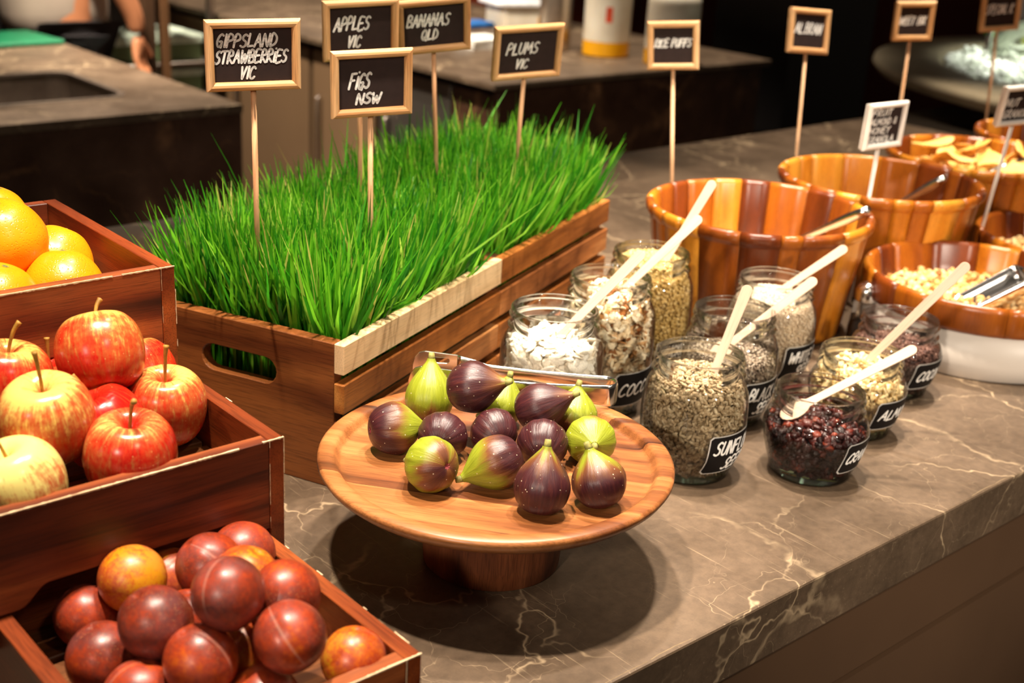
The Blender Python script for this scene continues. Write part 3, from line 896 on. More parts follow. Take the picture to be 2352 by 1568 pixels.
def plum_material():
    m, nt, b = new_mat('plum_skin')
    tc, sp, phi = polar(nt)
    oi = nd(nt, 'ShaderNodeObjectInfo')
    pr = nd(nt, 'ShaderNodeSeparateColor', {0: oi.outputs['Color']})
    rnd = math_n(nt, 'MULTIPLY', oi.outputs['Random'], 20.0)
    vs = nd(nt, 'ShaderNodeVectorMath', {0: tc.outputs['Object'], 1: nd(nt, 'ShaderNodeCombineXYZ', {0: rnd, 1: rnd, 2: rnd}).outputs[0]}, operation='ADD').outputs[0]
    big = nd(nt, 'ShaderNodeTexNoise', {'Vector': vs, 'Scale': 24.0, 'Detail': 3.0, 'Roughness': 0.6})
    fine = nd(nt, 'ShaderNodeTexNoise', {'Vector': vs, 'Scale': 330.0, 'Detail': 4.0, 'Roughness': 0.7})
    f = math_n(nt, 'ADD', math_n(nt, 'ADD', math_n(nt, 'MULTIPLY', math_n(nt, 'SUBTRACT', big.outputs[0], 0.5), 1.5), pr.outputs[0]), math_n(nt, 'MULTIPLY', math_n(nt, 'SUBTRACT', fine.outputs[0], 0.5), 0.95))
    c = ramp(nt, f, [(0.05, S((196, 132, 18))), (0.26, S((184, 84, 20))), (0.5, S((154, 52, 22))), (0.75, S((118, 42, 24))), (1.0, S((86, 32, 24)))])
    v = nd(nt, 'ShaderNodeTexVoronoi', {'Vector': vs, 'Scale': 520.0})
    dots = math_n(nt, 'MULTIPLY', ramp(nt, v.outputs['Distance'], [(0.10, 0.5), (0.25, 0.0)]), ramp(nt, big.outputs[0], [(0.4, 0.2), (0.65, 1.0)]))
    c = mixc(nt, dots, c, S((214, 150, 92)))
    # waxy bloom and the pale line of the seam
    seam = ramp(nt, math_n(nt, 'ABSOLUTE', phi), [(0.0, 0.30), (0.03, 0.16), (0.06, 0.0)])
    c = mixc(nt, seam, c, S((206, 160, 140)))
    bl = ramp(nt, nd(nt, 'ShaderNodeTexNoise', {'Vector': vs, 'Scale': 45.0, 'Detail': 5.0}).outputs[0], [(0.45, 0.0), (0.85, 0.2)])
    c = mixc(nt, bl, c, S((170, 120, 124)))
    nt.links.new(c, b.inputs['Base Color'])
    b.inputs['Roughness'].default_value = 0.30
    nt.links.new(ramp(nt, fine.outputs[0], [(0.3, 0.30), (0.7, 0.46)]), b.inputs['Roughness'])
    b.inputs['Subsurface Weight'].default_value = 0.05
    b.inputs['Subsurface Radius'].default_value = (0.006, 0.002, 0.001)
    return m
M['plum'] = plum_material()
P_PROF = [(0, .90), (.08, .905), (.22, .95), (.45, .88), (.72, .68), (.93, .34), (1.0, -.02), (.95, -.34), (.78, -.66), (.52, -.88), (.25, -.97), (0, -.985)]
def plum(label, pos, R, axis, spin, dark):
    def rf(r, z, a):
        d = min(abs(a), abs(a - 2 * PI))
        return r * (1 - 0.035 * math.exp(-(d / .13) ** 2) + 0.012 * math.cos(2 * a))
    me = fruit_mesh('plum', P_PROF, R, 56, rf)
    o = mesh_obj('plum', me, M['plum'], None, smooth=True)
    o.location = Vector((pos[0], pos[1], pos[2] + TOP)); o.rotation_euler = axis_matrix(axis, spin).to_euler()
    o.color = (dark, 0, 0, 1)
    tag(o, label, 'plum', 'plums in the front box')
PL = [
 ('yellow-orange plum at the back left of the plum heap', (-.2594, .7771, .1127), .0240, (.2, .5, -.8), 0.3, .16),
 ('deep red plum at the left of the plum heap by the slats', (-.292, .7688, .0847), .0225, (-.6, .7, .2), 1.2, .66),
 ('dull dark red plum with a pale seam across it, centre left', (-.2224, .7057, .1256), .0245, (-.4, .8, .4), 2.6, .80),
 ('dusky purple-brown plum topping the heap', (-.172, .6985, .1558), .0238, (.3, .6, -.7), 4.1, .86),
 ('purple plum with a whitish streak behind the topmost plum', (-.2072, .7889, .1188), .0248, (-.5, .6, .3), 5.6, .74),
 ('speckled plum at the very back under the apple box', (-.1928, .8310, .1050), .0248, (.5, .3, -.8), 0.9, .55),
 ('orange plum peeping out right behind the topmost plum', (-.1751, .7578, .1285), .0245, (.4, .8, .2), 2.2, .28),
 ('red speckled plum against the back part of the side board', (-.1417, .7310, .1360), .0238, (.6, .1, -.7), 3.1, .62),
 ('large plum with yellow flecks beside the side board', (-.131, .6881, .1330), .0236, (-.5, .7, -.2), 4.9, .66),
 ('orange-red plum alone in the front corner of the box', (-.0938, .7204, .0960), .0222, (.1, .9, .2), 0.1, .36),
 ('rosy plum with an arched seam at the bottom centre', (-.1866, .6792, .1173), .0237, (-.3, .8, .3), 5.9, .62),
 ('red plum at the lower left next to the floor slats', (-.2629, .7177, .0864), .0252, (-.2, .8, .3), 1.9, .68),
 ('plum cut by the bottom picture edge, left one', (-.2249, .6768, .0872), .0255, (.2, .9, .1), 3.7, .70),
 ('plum cut by the bottom picture edge, right one', (-.1469, .6804, .0866), .0250, (.4, .9, .1), 2.0, .50),
 ('small red plum squeezed behind the yellow-orange one', (-.2439, .8190, .0862), .0245, (.5, .3, -.6), 4.4, .50),
 ('plum showing as a dark sliver in the middle of the heap', (-.2126, .7451, .0990), .0240, (.1, .9, .2), 0.7, .62),
 ('yellow-flecked plum deep in the gap below the topmost plum', (-.1717, .7230, .0950), .0245, (.0, .9, .3), 1.5, .34),
]
for (lb, p, r, ax, sp_, dk) in PL:
    plum(lb, p, r, cam_dir(*ax), sp_, dk)

# ================================================================== cake stand with figs
ST = Vector((-0.0077, 1.028, TOP))
st = empty('cake_stand', ST, 0.0)
tag(st, 'round wooden cake stand on a low pedestal carrying the figs', 'cake stand')
pp = [(0, .0845), (.10, .0845), (.135, .086), (.150, .0905), (.157, .0965), (.160, .1015), (.1595, .1045), (.157, .1062), (.150, .1064), (.1455, .1058), (.1430, .1035), (.1415, .0995), (.1390, .0975), (.134, .0970), (0, .0970)]
mesh_obj('plate', lathe_me('plate', pp, 128), M['plate'], st, smooth=True)
pb = [(0, 0.0), (.061, 0.0), (.063, .0015), (.0645, .02), (.0655, .05), (.066, .0843), (0, .0843)]
mesh_obj('pedestal', lathe_me('pedestal', pb, 72), wood('pedestal_walnut', S((56, 26, 14)), S((112, 60, 32)), S((156, 94, 58)), 'Z', 18, 3, 0.5), st, smooth=True)

def fig_material():
    m, nt, b = new_mat('fig_skin')
    tc, sp, phi = polar(nt)
    oi = nd(nt, 'ShaderNodeObjectInfo')
    pr = nd(nt, 'ShaderNodeSeparateColor', {0: oi.outputs['Color']})
    rnd = math_n(nt, 'MULTIPLY', oi.outputs['Random'], 20.0)
    zz = math_n(nt, 'DIVIDE', sp.outputs[2], 0.0235)
    cut = math_n(nt, 'SUBTRACT', math_n(nt, 'MULTIPLY', pr.outputs[0], 4.0), 2.0)
    cs = nd(nt, 'ShaderNodeCombineXYZ', {0: math_n(nt, 'COSINE', phi), 1: math_n(nt, 'SINE', phi), 2: math_n(nt, 'ADD', math_n(nt, 'MULTIPLY', sp.outputs[2], 7.0), rnd)})
    streak = nd(nt, 'ShaderNodeTexNoise', {'Vector': cs.outputs[0], 'Scale': 9.0, 'Detail': 5.0, 'Roughness': 0.65})
    side = nd(nt, 'ShaderNodeTexNoise', {'Vector': cs.outputs[0], 'Scale': 0.9, 'Detail': 1.0})
    f = math_n(nt, 'SUBTRACT', cut, zz)
    f = math_n(nt, 'ADD', f, math_n(nt, 'MULTIPLY', math_n(nt, 'SUBTRACT', streak.outputs[0], 0.5), 0.7))
    f = math_n(nt, 'ADD', f, math_n(nt, 'MULTIPLY', math_n(nt, 'SUBTRACT', side.outputs[0], 0.5), 2.2))
    fac = ramp(nt, math_n(nt, 'ADD', math_n(nt, 'MULTIPLY', f, 0.5), 0.5), [(0.25, 0.0), (0.5, 0.5), (0.8, 1.0)])
    green = ramp(nt, streak.outputs[0], [(0.3, S((112, 120, 22))), (0.7, S((140, 146, 38)))])
    purple = ramp(nt, streak.outputs[0], [(0.25, S((40, 15, 22))), (0.55, S((62, 25, 28))), (0.8, S((92, 44, 34)))])
    mid = mixc(nt, 0.5, S((122, 80, 30)), S((100, 48, 34)))
    c = mixc(nt, ramp(nt, fac, [(0.0, 0.0), (0.5, 1.0)]), green, mid)
    c = mixc(nt, ramp(nt, fac, [(0.4, 0.0), (0.9, 1.0)]), c, purple)
    v = nd(nt, 'ShaderNodeTexVoronoi', {'Vector': tc.outputs['Object'], 'Scale': 170.0})
    dots = ramp(nt, v.outputs['Distance'], [(0.06, 0.75), (0.11, 0.0)])
    c = mixc(nt, dots, c, S((226, 206, 176)))
    nt.links.new(c, b.inputs['Base Color'])
    b.inputs['Roughness'].default_value = 0.38
    b.inputs['Specular IOR Level'].default_value = 0.45
    b.inputs['Subsurface Weight'].default_value = 0.05
    b.inputs['Subsurface Radius'].default_value = (0.006, 0.003, 0.002)
    hb = math_n(nt, 'ADD', streak.outputs[0], 0.0)
    bump(nt, b, hb, 0.35, 0.0015)
    return m
M['fig'] = fig_material()
M['fig_stem'] = plain('fig_stem', S((132, 126, 62)), 0.7, nscale=300, namt=0.4)
M['fig_eye'] = plain('fig_eye', S((120, 40, 44)), 0.8, nscale=600, namt=0.5)
F_PROF = [(0, -.86), (.06, -.89), (.16, -.935), (.36, -.92), (.62, -.80), (.86, -.52), (.985, -.14), (.985, .16), (.88, .46), (.70, .74), (.50, .98), (.33, 1.18), (.21, 1.32), (.15, 1.44)]
def fig(label, pos, R, axis, spin, cut, stretch=1.0):
    ph = random.uniform(0, 6)
    def rf(r, z, a):
        return r * (1 + 0.012 * math.cos(13 * a + ph) + 0.02 * math.cos(2 * a + ph) + .008 * math.sin(7 * a + z * 90))
    me = fruit_mesh('fig', [(r, z * (stretch if z > 0 else 1)) for r, z in F_PROF], R, 60, rf)
    o = mesh_obj('fig', me, M['fig'], None, smooth=True)
    o.location = Vector((pos[0], pos[1], pos[2] + TOP)); o.rotation_euler = axis_matrix(axis, spin).to_euler()
    o.color = ((cut + 2) / 4, 0, 0, 1)
    tag(o, label, 'fig', 'figs on the cake stand')
    zt = 1.44 * R * stretch
    mesh_obj('stem', tube_me('stem', [(0, 0, zt - .002), (.0003, 0, zt + .002), (.0010, .0004, zt + .0055)], [.15 * R, .0030, .0026], 10), M['fig_stem'], o, smooth=True)
    v = [(0, 0, -.875 * R)]; f = []
    for j in range(14):
        a = 2 * PI * j / 14; rr = (.10 if j % 2 else .16) * R
        v.append((rr * math.cos(a), rr * math.sin(a), -.93 * R))
    f = [(0, 1 + (j + 1) % 14, 1 + j) for j in range(14)]
    mesh_obj('eye', pyd('eye', v, f), M['fig_eye'], o)
FG = [
 ('half purple half green fig lying at the left of the plate', (-.1015, 1.0365, .1205), .0240, (.86, .05, -.35), 0.4, .10, .85),
 ('green upright fig with a tall stem at the back of the plate', (-.0753, 1.1080, .1200), .0235, (.05, .95, .1), 1.2, -.75, 1.15),
 ('big purple-brown fig lying on top of the others, stem to the right', (-.0338, 1.0691, .1515), .0242, (.90, .12, .30), 2.0, 1.35, .95),
 ('green fig mostly hidden behind the top fig', (-.0073, 1.1090, .1195), .0230, (.3, .85, .1), 3.0, -.9, .8),
 ('long purple-red fig with a pointed stem, right of the top fig', (.0283, 1.0678, .1356), .0228, (.86, .32, .2), 4.0, 1.5, 1.05),
 ('green fig peeking out behind the long purple-red one', (.0622, 1.0945, .1195), .0230, (.15, .9, .05), 5.0, -.7, .8),
 ('round dusky purple fig, second from the left in the middle row', (-.0569, 1.0300, .1192), .0222, (.15, .25, -.95), 0.9, 1.9, .8),
 ('brown fig with its open eye facing out, in the middle', (-.0121, 1.0446, .1190), .0222, (-.45, .45, -.75), 1.9, 1.5, .8),
 ('darkest purple fig with wrinkled skin, right of centre', (.0328, 1.0250, .1200), .0232, (.1, .55, -.8), 2.9, 1.95, .8),
 ('yellow-green fig with its cut stem facing out, at the right', (.0761, 1.0375, .1195), .0228, (.08, -.12, .97), 4.1, -.6, .72),
 ('plump green fig lying at the front left', (-.0626, .9683, .1205), .0238, (-.62, .0, -.70), 5.3, -.75, .9),
 ('bright green fig with a purple end and its tip pointing left', (-.0073, .9794, .1208), .0240, (-.84, -.38, .15), 0.2, -.05, .95),
 ('dark upright fig at the very front of the plate', (.032, .9400, .1195), .0234, (.12, .97, .12), 1.1, .95, 1.05),
 ('dark upright fig with a green flank at the front right', (.0797, .9575, .1200), .0238, (-.28, .93, .12), 3.6, .55, .85),
]
for (lb, p, r, ax, sp_, ct_, stx) in FG:
    fig(lb, p, r, cam_dir(*ax), sp_, ct_, stx)

# ------------------------------------------------------------------ tongs lying along the back of the stand
tg = empty('serving_tongs', Vector((-0.099, 1.142, TOP + 0.1078)), math.radians(-0.5))
tag(tg, 'stainless steel serving tongs resting behind the figs', 'tongs')
def band(name, path, zlo, zhi, t=0.0036, n=12):
    """flattened bar with a rounded section following a plan path"""
    v, f = [], []
    m = len(path)
    for i in range(m):
        p = Vector(path[i]); d = Vector(path[min(i + 1, m - 1)]) - Vector(path[max(i - 1, 0)])
        nn = Vector((-d.y, d.x)).normalized()
        zc, hz = (zlo[i] + zhi[i]) / 2, (zhi[i] - zlo[i]) / 2
        for j in range(n):
            a = 2 * PI * j / n
            cc, ss = math.cos(a), math.sin(a)
            o = nn * (t / 2) * math.copysign(abs(cc) ** .6, cc)
            v.append((p.x + o.x, p.y + o.y, zc + hz * math.copysign(abs(ss) ** .6, ss)))
    for i in range(m - 1):
        for j in range(n):
            f.append((i * n + j, i * n + (j + 1) % n, (i + 1) * n + (j + 1) % n, (i + 1) * n + j))
    f += [tuple(range(n - 1, -1, -1)), tuple(range((m - 1) * n, m * n))]
    return fix_normals(pyd(name, v, f))
def smooth_interp(xs, table):
    return [float(np.interp(x, [t[0] for t in table], [t[1] for t in table])) for x in xs]
xs = list(np.linspace(0.045, 0.192, 30))
hi = [(0.045, .029), (.06, .0265), (.075, .0225), (.12, .0215), (.17, .0225), (.192, .0235)]
lo = [(0.045, .000), (.06, .004), (.075, .0085), (.12, .0105), (.17, .005), (.192, .001)]
front = [(x, 0.0 + 0.10 * (x - .045) * 0) for x in xs]
back = [(x, 0.041 - 0.115 * (x - 0.045)) for x in xs]
yb = back[-1][1]
arc = [(0.192 + 0.5 * yb * 1.0 * math.sin(a), yb / 2 - yb / 2 * math.cos(a)) for a in np.linspace(0, PI, 14)[1:-1]]
path = front + arc + back[::-1]
pl = [p[0] for p in path]
zhi = smooth_interp(xs, hi) + [.0238] * len(arc) + smooth_interp(xs, hi)[::-1]
zlo = smooth_interp(xs, lo) + [.0003] * len(arc) + smooth_interp(xs, lo)[::-1]
mesh_obj('spring_arms', band('spring_arms', path, zlo, zhi), M['steel'], tg, smooth=True)
for k, y in enumerate((0.0, 0.041)):
    out = [(0.0455, .0), (0.0455, .029), (0.012, .0315), (0.006, .0295), (0.002, .024), (0.0, .016), (0.0, .006), (0.003, .0)]
    h1 = stadium(0.026, .0225, .022, .0055, 5)
    h2 = stadium(0.022, .0085, .018, .0055, 5)
    me = prism_me('jaw', out, y - 0.0008, y + 0.0008, 'Y', holes=[h1, h2], bev=.0004)
    mesh_obj('jaw', me, M['steel'], tg)

# ================================================================== glass jars
def jar_profile(Hh):
    return [(.041, .0), (.0440, .0025), (.0452, .0075), (.0462, .011), (.0500, .022), (.0545, .040 if Hh < .11 else .26 * Hh), (.0565, .052 if Hh < .11 else .46 * Hh),
            (.0556, Hh - .048 if Hh > .11 else Hh - .038), (.0530, Hh - .036 if Hh > .11 else Hh - .031), (.0492, Hh - .0285), (.0470, Hh - .0255)]
def jar_neck(Hh):
    return [(.0470, Hh - .0255), (.0468, Hh - .0235), (.0492, Hh - .0215), (.0494, Hh - .0190), (.0472, Hh - .0168), (.0466, Hh - .013), (.0470, Hh - .0105), (.0484, Hh - .0085), (.0480, Hh - .0065), (.0466, Hh - .0045), (.0470, Hh - .002), (.0460, Hh), (.0440, Hh), (.0428, Hh - .003), (.0426, Hh - .010), (.0430, Hh - .024)]

def seeds(name, base_v, base_f, N, Rz, z0, z1, scale, jit=0.35, inner=0.0025, flat_out=True, depth=0.004, top_k=0.35, dome=0.004, tmean=.5, tdev=.22, core=True):
    """one mesh of N little bodies packed against the glass and over the top of a heap"""
    bv = np.array(base_v, float); bf = np.array(base_f, int)
    nt_ = int(N * top_k)
    ns = N - nt_
    th = RNG.uniform(0, 2 * PI, N)
    z = np.empty(N); r = np.empty(N)
    z[:ns] = RNG.uniform(z0, z1, ns)
    r[:ns] = np.interp(z[:ns], [p[0] for p in Rz], [p[1] for p in Rz]) - inner - scale * .35 - np.abs(RNG.normal(0, depth * .5, ns))
    rt = np.interp(z1, [p[0] for p in Rz], [p[1] for p in Rz]) - inner - scale * .4
    r[ns:] = rt * np.sqrt(RNG.uniform(0, 1, nt_))
    z[ns:] = z1 + dome * (1 - (r[ns:] / rt) ** 2) + RNG.normal(0, scale * .18, nt_)
    # local frames: normal points out (sides) or up (top)
    nrm = np.stack([np.cos(th), np.sin(th), np.zeros(N)], 1)
    nrm[ns:] = np.array([0, 0, 1.0])
    nrm += RNG.normal(0, jit, (N, 3)); nrm /= np.linalg.norm(nrm, axis=1)[:, None]
    t = RNG.normal(0, 1, (N, 3)); t -= (t * nrm).sum(1)[:, None] * nrm; t /= np.linalg.norm(t, axis=1)[:, None]
    bt = np.cross(nrm, t)
    sc = scale * RNG.uniform(.8, 1.2, N)
    P = np.stack([r * np.cos(th), r * np.sin(th), z], 1)
    V = P[:, None, :] + sc[:, None, None] * (bv[None, :, 0:1] * t[:, None, :] + bv[None, :, 1:2] * bt[:, None, :] + bv[None, :, 2:3] * nrm[:, None, :])
    k = len(bv)
    F = (np.arange(N)[:, None, None] * k + bf[None]).reshape(-1, bf.shape[1])
    V = V.reshape(-1, 3)
    T = np.clip(RNG.normal(tmean, tdev, N), 0, 1).repeat(k)
    if core:
        # solid heart so that nothing shows through
        n = 40; zz = np.linspace(max(z0 - scale * .3, 0.006), z1 - scale * .2, 8)
        rr = np.interp(zz, [p[0] for p in Rz], [p[1] for p in Rz]) - inner - scale * .55 - depth * .6
        cv = [(0, 0, zz[0])]
        for q in range(8):
            for j in range(n):
                a = 2 * PI * j / n
                cv.append((rr[q] * math.cos(a), rr[q] * math.sin(a), zz[q]))
        cv.append((0, 0, zz[-1] + dome * .6))
        cf = []
        kk = bf.shape[1]
        for q in range(7):
            for j in range(n):
                a0, a1 = 1 + q * n + j, 1 + q * n + (j + 1) % n
                b0, b1 = a0 + n, a1 + n
                cf += [(a0, a1, b1), (a0, b1, b0)]
        for j in range(n):
            cf.append((0, 1 + (j + 1) % n, 1 + j)); cf.append((len(cv) - 1, 1 + 7 * n + j, 1 + 7 * n + (j + 1) % n))
        cf = np.array(cf)
        off = len(V)
        V = np.concatenate([V, np.array(cv)])
        T = np.concatenate([T, np.full(len(cv), max(0, tmean - .25))])
        F = np.concatenate([F, cf + off])
    return big_mesh(name, V, F, T[:, None].repeat(3, 1))

def ico(sub=1):
    bm = bmesh.new(); bmesh.ops.create_icosphere(bm, subdivisions=sub, radius=0.5)
    v = [tuple(x.co) for x in bm.verts]; f = [tuple(y.index for y in x.verts) for x in bm.faces]
    bm.free(); return v, f
def ell(sx, sy, sz, sub=1, point=0.0):
    v, f = ico(sub)
    return [(x * sx, y * sy * (1 - point * max(0, x) * 1.6), z * sz * (1 - point * max(0, x))) for x, y, z in v], f
def chip(n=7, seed=0, curl=0.25, thick=0.10):
    """irregular thin flake"""
    rg = random.Random(seed)
    v = []
    for s in (1, -1):
        v.append((0, 0, s * thick / 2))
        for j in range(n):
            a = 2 * PI * j / n; r = .5 * rg.uniform(.55, 1.1)
            x, y = r * math.cos(a), r * .72 * math.sin(a)
            v.append((x, y, s * thick / 2 + curl * x * x * 1.4 + rg.uniform(-.05, .05)))
    f = []
    for j in range(n):
        a, b = 1 + j, 1 + (j + 1) % n
        f += [(0, a, b), (n + 1, n + 1 + b, n + 1 + a), (a, n + 1 + a, n + 1 + b), (a, n + 1 + b, b)]
    return v, f

def raisin():
    rg = random.Random(5)
    v, f = ico(2)
    return [(x * k, y * .72 * k, z * .5 * k) for (x, y, z), k in ((p, rg.uniform(.72, 1.18)) for p in v)], f
def spoon(label, inner, tip, bowl_len=0.035, w=0.0118, roll=0.0, face=None):
    """flat wooden spoon: handle end at tip, spoon end past 'inner'"""
    I, T = Vector((inner[0], inner[1], inner[2] + TOP)), Vector((tip[0], tip[1], tip[2] + TOP))
    d = (T - I).normalized(); L = (T - I).length
    view = Vector((0, 0, CAM_H + TOP)) - T
    n = (face if face is not None else (view.normalized() + Vector((0, 0, .4))))
    n = (n - d * n.dot(d)).normalized()
    y = n.cross(d)
    hw = w / 2
    out = []
    for j in range(9):
        a = PI / 2 - PI * j / 8
        out.append((L - hw + hw * math.cos(a), hw * math.sin(a)))
    out += [(0.012, -hw * .72), (0.004, -hw * .8)]
    for j in range(15):
        t = math.radians(-28 - (360 - 56) * j / 14)
        out.append((-bowl_len * .5 + .002 + bowl_len * .5 * math.cos(t), hw * 1.7 * math.sin(t)))
    out += [(0.004, hw * .8), (0.012, hw * .72)]
    me = prism_me('wooden_spoon', out, -0.0009, 0.0009, 'Z', bev=0.0003)
    o = mesh_obj('wooden_spoon', me, M['spoon'], None)
    mm = Matrix((d, y, n)).transposed().to_4x4(); mm.translation = I
    o.matrix_world = mm
    tag(o, label, 'spoon', 'disposable wooden spoons in the jars')
    return o

LAB_ANG = math.atan2(-math.cos(R42), math.sin(R42))      # towards the guests' side
def jar(label, pos, Hh, fill, lines, lw=0.086, lh=0.042, lz=None, lang=0.23):
    e = empty('glass_jar', (pos[0], pos[1], TOP), 0.0)
    tag(e, label, 'jar', 'open glass jars of toppings')
    prof = spline(jar_profile(Hh), 3)
    mesh_obj('body', lathe_me('body', prof, 56), M['glass'], e, smooth=True)
    mesh_obj('threaded_neck', lathe_me('threaded_neck', spline(jar_neck(Hh), 2), 56), M['glass'], e, smooth=True)
    mesh_obj('thick_base', lathe_me('thick_base', [(0, 0.0005), (.040, .0005), (.0432, .003), (.0444, .0075), (.0400, .0082), (.03, .0066), (0, .0062)], 48), M['glass_base'], e, smooth=True)
    if lines:
        zs = [p[1] for p in prof]; rs = [p[0] for p in prof]
        zm = lz if lz is not None else 0.040
        def mp(off):
            def g(x, z):
                zz = zm + z
                r = float(np.interp(zz, zs, rs)) + off
                a = LAB_ANG + lang + x / r
                return (r * math.cos(a), r * math.sin(a), zz)
            return g
        def patch(name, w, h, off, notch):
            nx, nz = 26, 6
            v, f = [], []
            g = mp(off)
            for i in range(nx + 1):
                x = -w / 2 + w * i / nx
                cut = notch if (i == 0 or i == nx) else 0.0
                for j in range(nz + 1):
                    zz = (-h / 2 + cut) + (h - 2 * cut) * j / nz
                    v.append(g(x, zz))
            for i in range(nx):
                for j in range(nz):
                    a = i * (nz + 1) + j
                    f.append((a, a + nz + 1, a + nz + 2, a + 1))
            return pyd(name, v, f)
        lb = mesh_obj('label', patch('label', lw, lh, .0003, .003), M['label_line'], e, smooth=True)
        mesh_obj('label_field', patch('label_field', lw - .0022, lh - .0022, .0005, .0028), M['label_black'], lb, smooth=True)
        v, f = lettering([(t, (-.5 + x) * lw, (-.5 + z) * lh, h * lh, s * lw) for (t, x, z, h, s) in lines], .0011, mapf=mp(.0008))
        mesh_obj('lettering', pyd('lettering', v, f), M['chalk'], lb)
    return e

def stuff(name, me, mat, pos, label, cat, smooth=True):
    o = mesh_obj(name, me, mat, None, smooth=smooth)
    o.location = (pos[0], pos[1], TOP)
    tag(o, label, cat, kind='stuff')
    return o
def Rz(Hh):
    p = spline(jar_profile(Hh), 3) + jar_neck(Hh)[1:12]
    p = sorted([(z, r if z < Hh - .026 else min(r, .0435)) for r, z in p])
    return p

HL, HM, HS = 0.163, 0.135, 0.097
JP = {'pumpkin': (.0435, 1.270), 'coconut': (.110, 1.395), 'buck': (.166, 1.505), 'sun': (.1975, 1.237), 'black': (.255, 1.385), 'white': (.325, 1.513), 'cran': (.332, 1.25), 'almond': (.405, 1.372), 'cocoa': (.484, 1.502)}
jar('tall glass jar of white pumpkin seeds beside the tongs', JP['pumpkin'], HL, .10, [('PUMPKIN', .06, .52, .30, .8), ('SEEDS', .2, .12, .28, .5)])
jar('tall glass jar of coconut flakes labelled COCONUT', JP['coconut'], HL, .13, [('COCONUT', .07, .34, .34, .84)], lh=.044)
jar('tall glass jar labelled BUCKWHEAT in front of the first large bowl', JP['buck'], HL, .14, [('BUCKWHEAT', .07, .54, .30, .84), ('KERNELS', .22, .14, .28, .55)], lh=.046)
jar('glass jar filled with sunflower seeds beside the fig plate', JP['sun'], HM, .10, [('SUNFLOWER', .07, .52, .32, .86), ('SEEDS', .26, .12, .30, .45)], lh=.046)
jar('glass jar of grey chia labelled BLACK CHIA SEEDS', JP['black'], HM, .08, [('BLACK CHIA', .07, .52, .32, .86), ('SEEDS', .24, .12, .30, .45)], lh=.046)
jar('glass jar of cream chia labelled WHITE CHIA SEEDS', JP['white'], HM, .10, [('WHITE CHIA', .07, .52, .30, .86), ('SEEDS', .24, .12, .30, .45)], lh=.046)
jar('short glass jar of dark dried cranberries at the counter front', JP['cran'], HS, .05, [('CRANBERRIES', .05, .36, .34, .9)], lh=.036, lz=.037, lang=.45)
jar('short glass jar of flaked almonds behind the cranberries', JP['almond'], HS, .065, [('ALMONDS', .08, .36, .34, .8)], lh=.036, lz=.037)
jar('short glass jar of brown cocoa nibs next to the white-based bowl', JP['cocoa'], HS, .06, [('COCOA NIBS', .08, .34, .36, .86)], lh=.036, lz=.037)

mt = seed_mat('pumpkin_seed', [(0, S((196, 182, 160))), (.5, S((236, 226, 208))), (1, S((248, 242, 230)))], .45)
stuff('pumpkin_seeds', seeds('pumpkin_seeds', *ell(1, .62, .22, 2, .25), 900, Rz(HL), .010, .120, .0175, .35, .0032, depth=.006, top_k=.16, dome=.01, tmean=.6), mt, JP['pumpkin'], 'white pumpkin seeds filling the tall jar beside the tongs', 'seeds')
mt = seed_mat('coconut_flake', [(0, S((150, 92, 44))), (.18, S((206, 152, 92))), (.45, S((240, 218, 180))), (1, S((252, 240, 214)))], .6)
stuff('coconut_flakes', seeds('coconut_flakes', *chip(7, 3, .35, .06), 1500, Rz(HL), .010, .138, .0165, .75, .0032, depth=.007, top_k=.18, dome=.008, tmean=.55, tdev=.28), mt, JP['coconut'], 'toasted coconut flakes filling the tall coconut jar', 'coconut', smooth=False)
mt = seed_mat('buckwheat', [(0, S((150, 116, 56))), (.4, S((204, 168, 98))), (1, S((234, 208, 150)))], .5)
stuff('buckwheat_kernels', seeds('buckwheat_kernels', *ell(1, .8, .8, 1, .5), 6500, Rz(HL), .008, .150, .0052, 1.0, .003, depth=.003, top_k=.2, dome=.004), mt, JP['buck'], 'pale buckwheat kernels filling the tall buckwheat jar', 'buckwheat')
mt = seed_mat('sunflower_seed', [(0, S((132, 108, 74))), (.45, S((172, 148, 114))), (.8, S((198, 178, 144))), (1, S((214, 198, 168)))], .5)
stuff('sunflower_seeds', seeds('sunflower_seeds', *ell(1, .5, .32, 1, .55), 4200, Rz(HM), .008, .105, .0092, .55, .0028, depth=.004, top_k=.2, dome=.008), mt, JP['sun'], 'grey-beige sunflower seeds filling the jar beside the fig plate', 'seeds')
mt = seed_mat('black_chia', [(0, S((60, 48, 42))), (.35, S((118, 100, 84))), (.7, S((168, 148, 126))), (1, S((212, 198, 178)))], .4)
stuff('black_chia_seeds', seeds('black_chia_seeds', *ell(1, .7, .6, 1), 9000, Rz(HM), .008, .078, .0030, 1.0, .0028, depth=.002, top_k=.25, dome=.004, tdev=.3), mt, JP['black'], 'speckled grey chia filling the black chia jar', 'seeds')
mt = seed_mat('white_chia', [(0, S((190, 166, 138))), (.5, S((226, 206, 180))), (1, S((242, 230, 210)))], .5)
stuff('white_chia_seeds', seeds('white_chia_seeds', *ell(1, .7, .6, 1), 9000, Rz(HM), .008, .112, .0030, 1.0, .0028, depth=.002, top_k=.25, dome=.004, tdev=.25), mt, JP['white'], 'cream chia filling the white chia jar', 'seeds')
mt = seed_mat('cranberry', [(0, S((26, 9, 8))), (.5, S((54, 17, 14))), (.85, S((84, 26, 18))), (1, S((124, 48, 26)))], .38, .4, 420, 1.0)
stuff('dried_cranberries', seeds('dried_cranberries', *raisin(), 900, Rz(HS), .012, .052, .0125, .9, .0030, depth=.005, top_k=.3, dome=.008, tdev=.3), mt, JP['cran'], 'wrinkled dark red dried cranberries in the front short jar', 'cranberries')
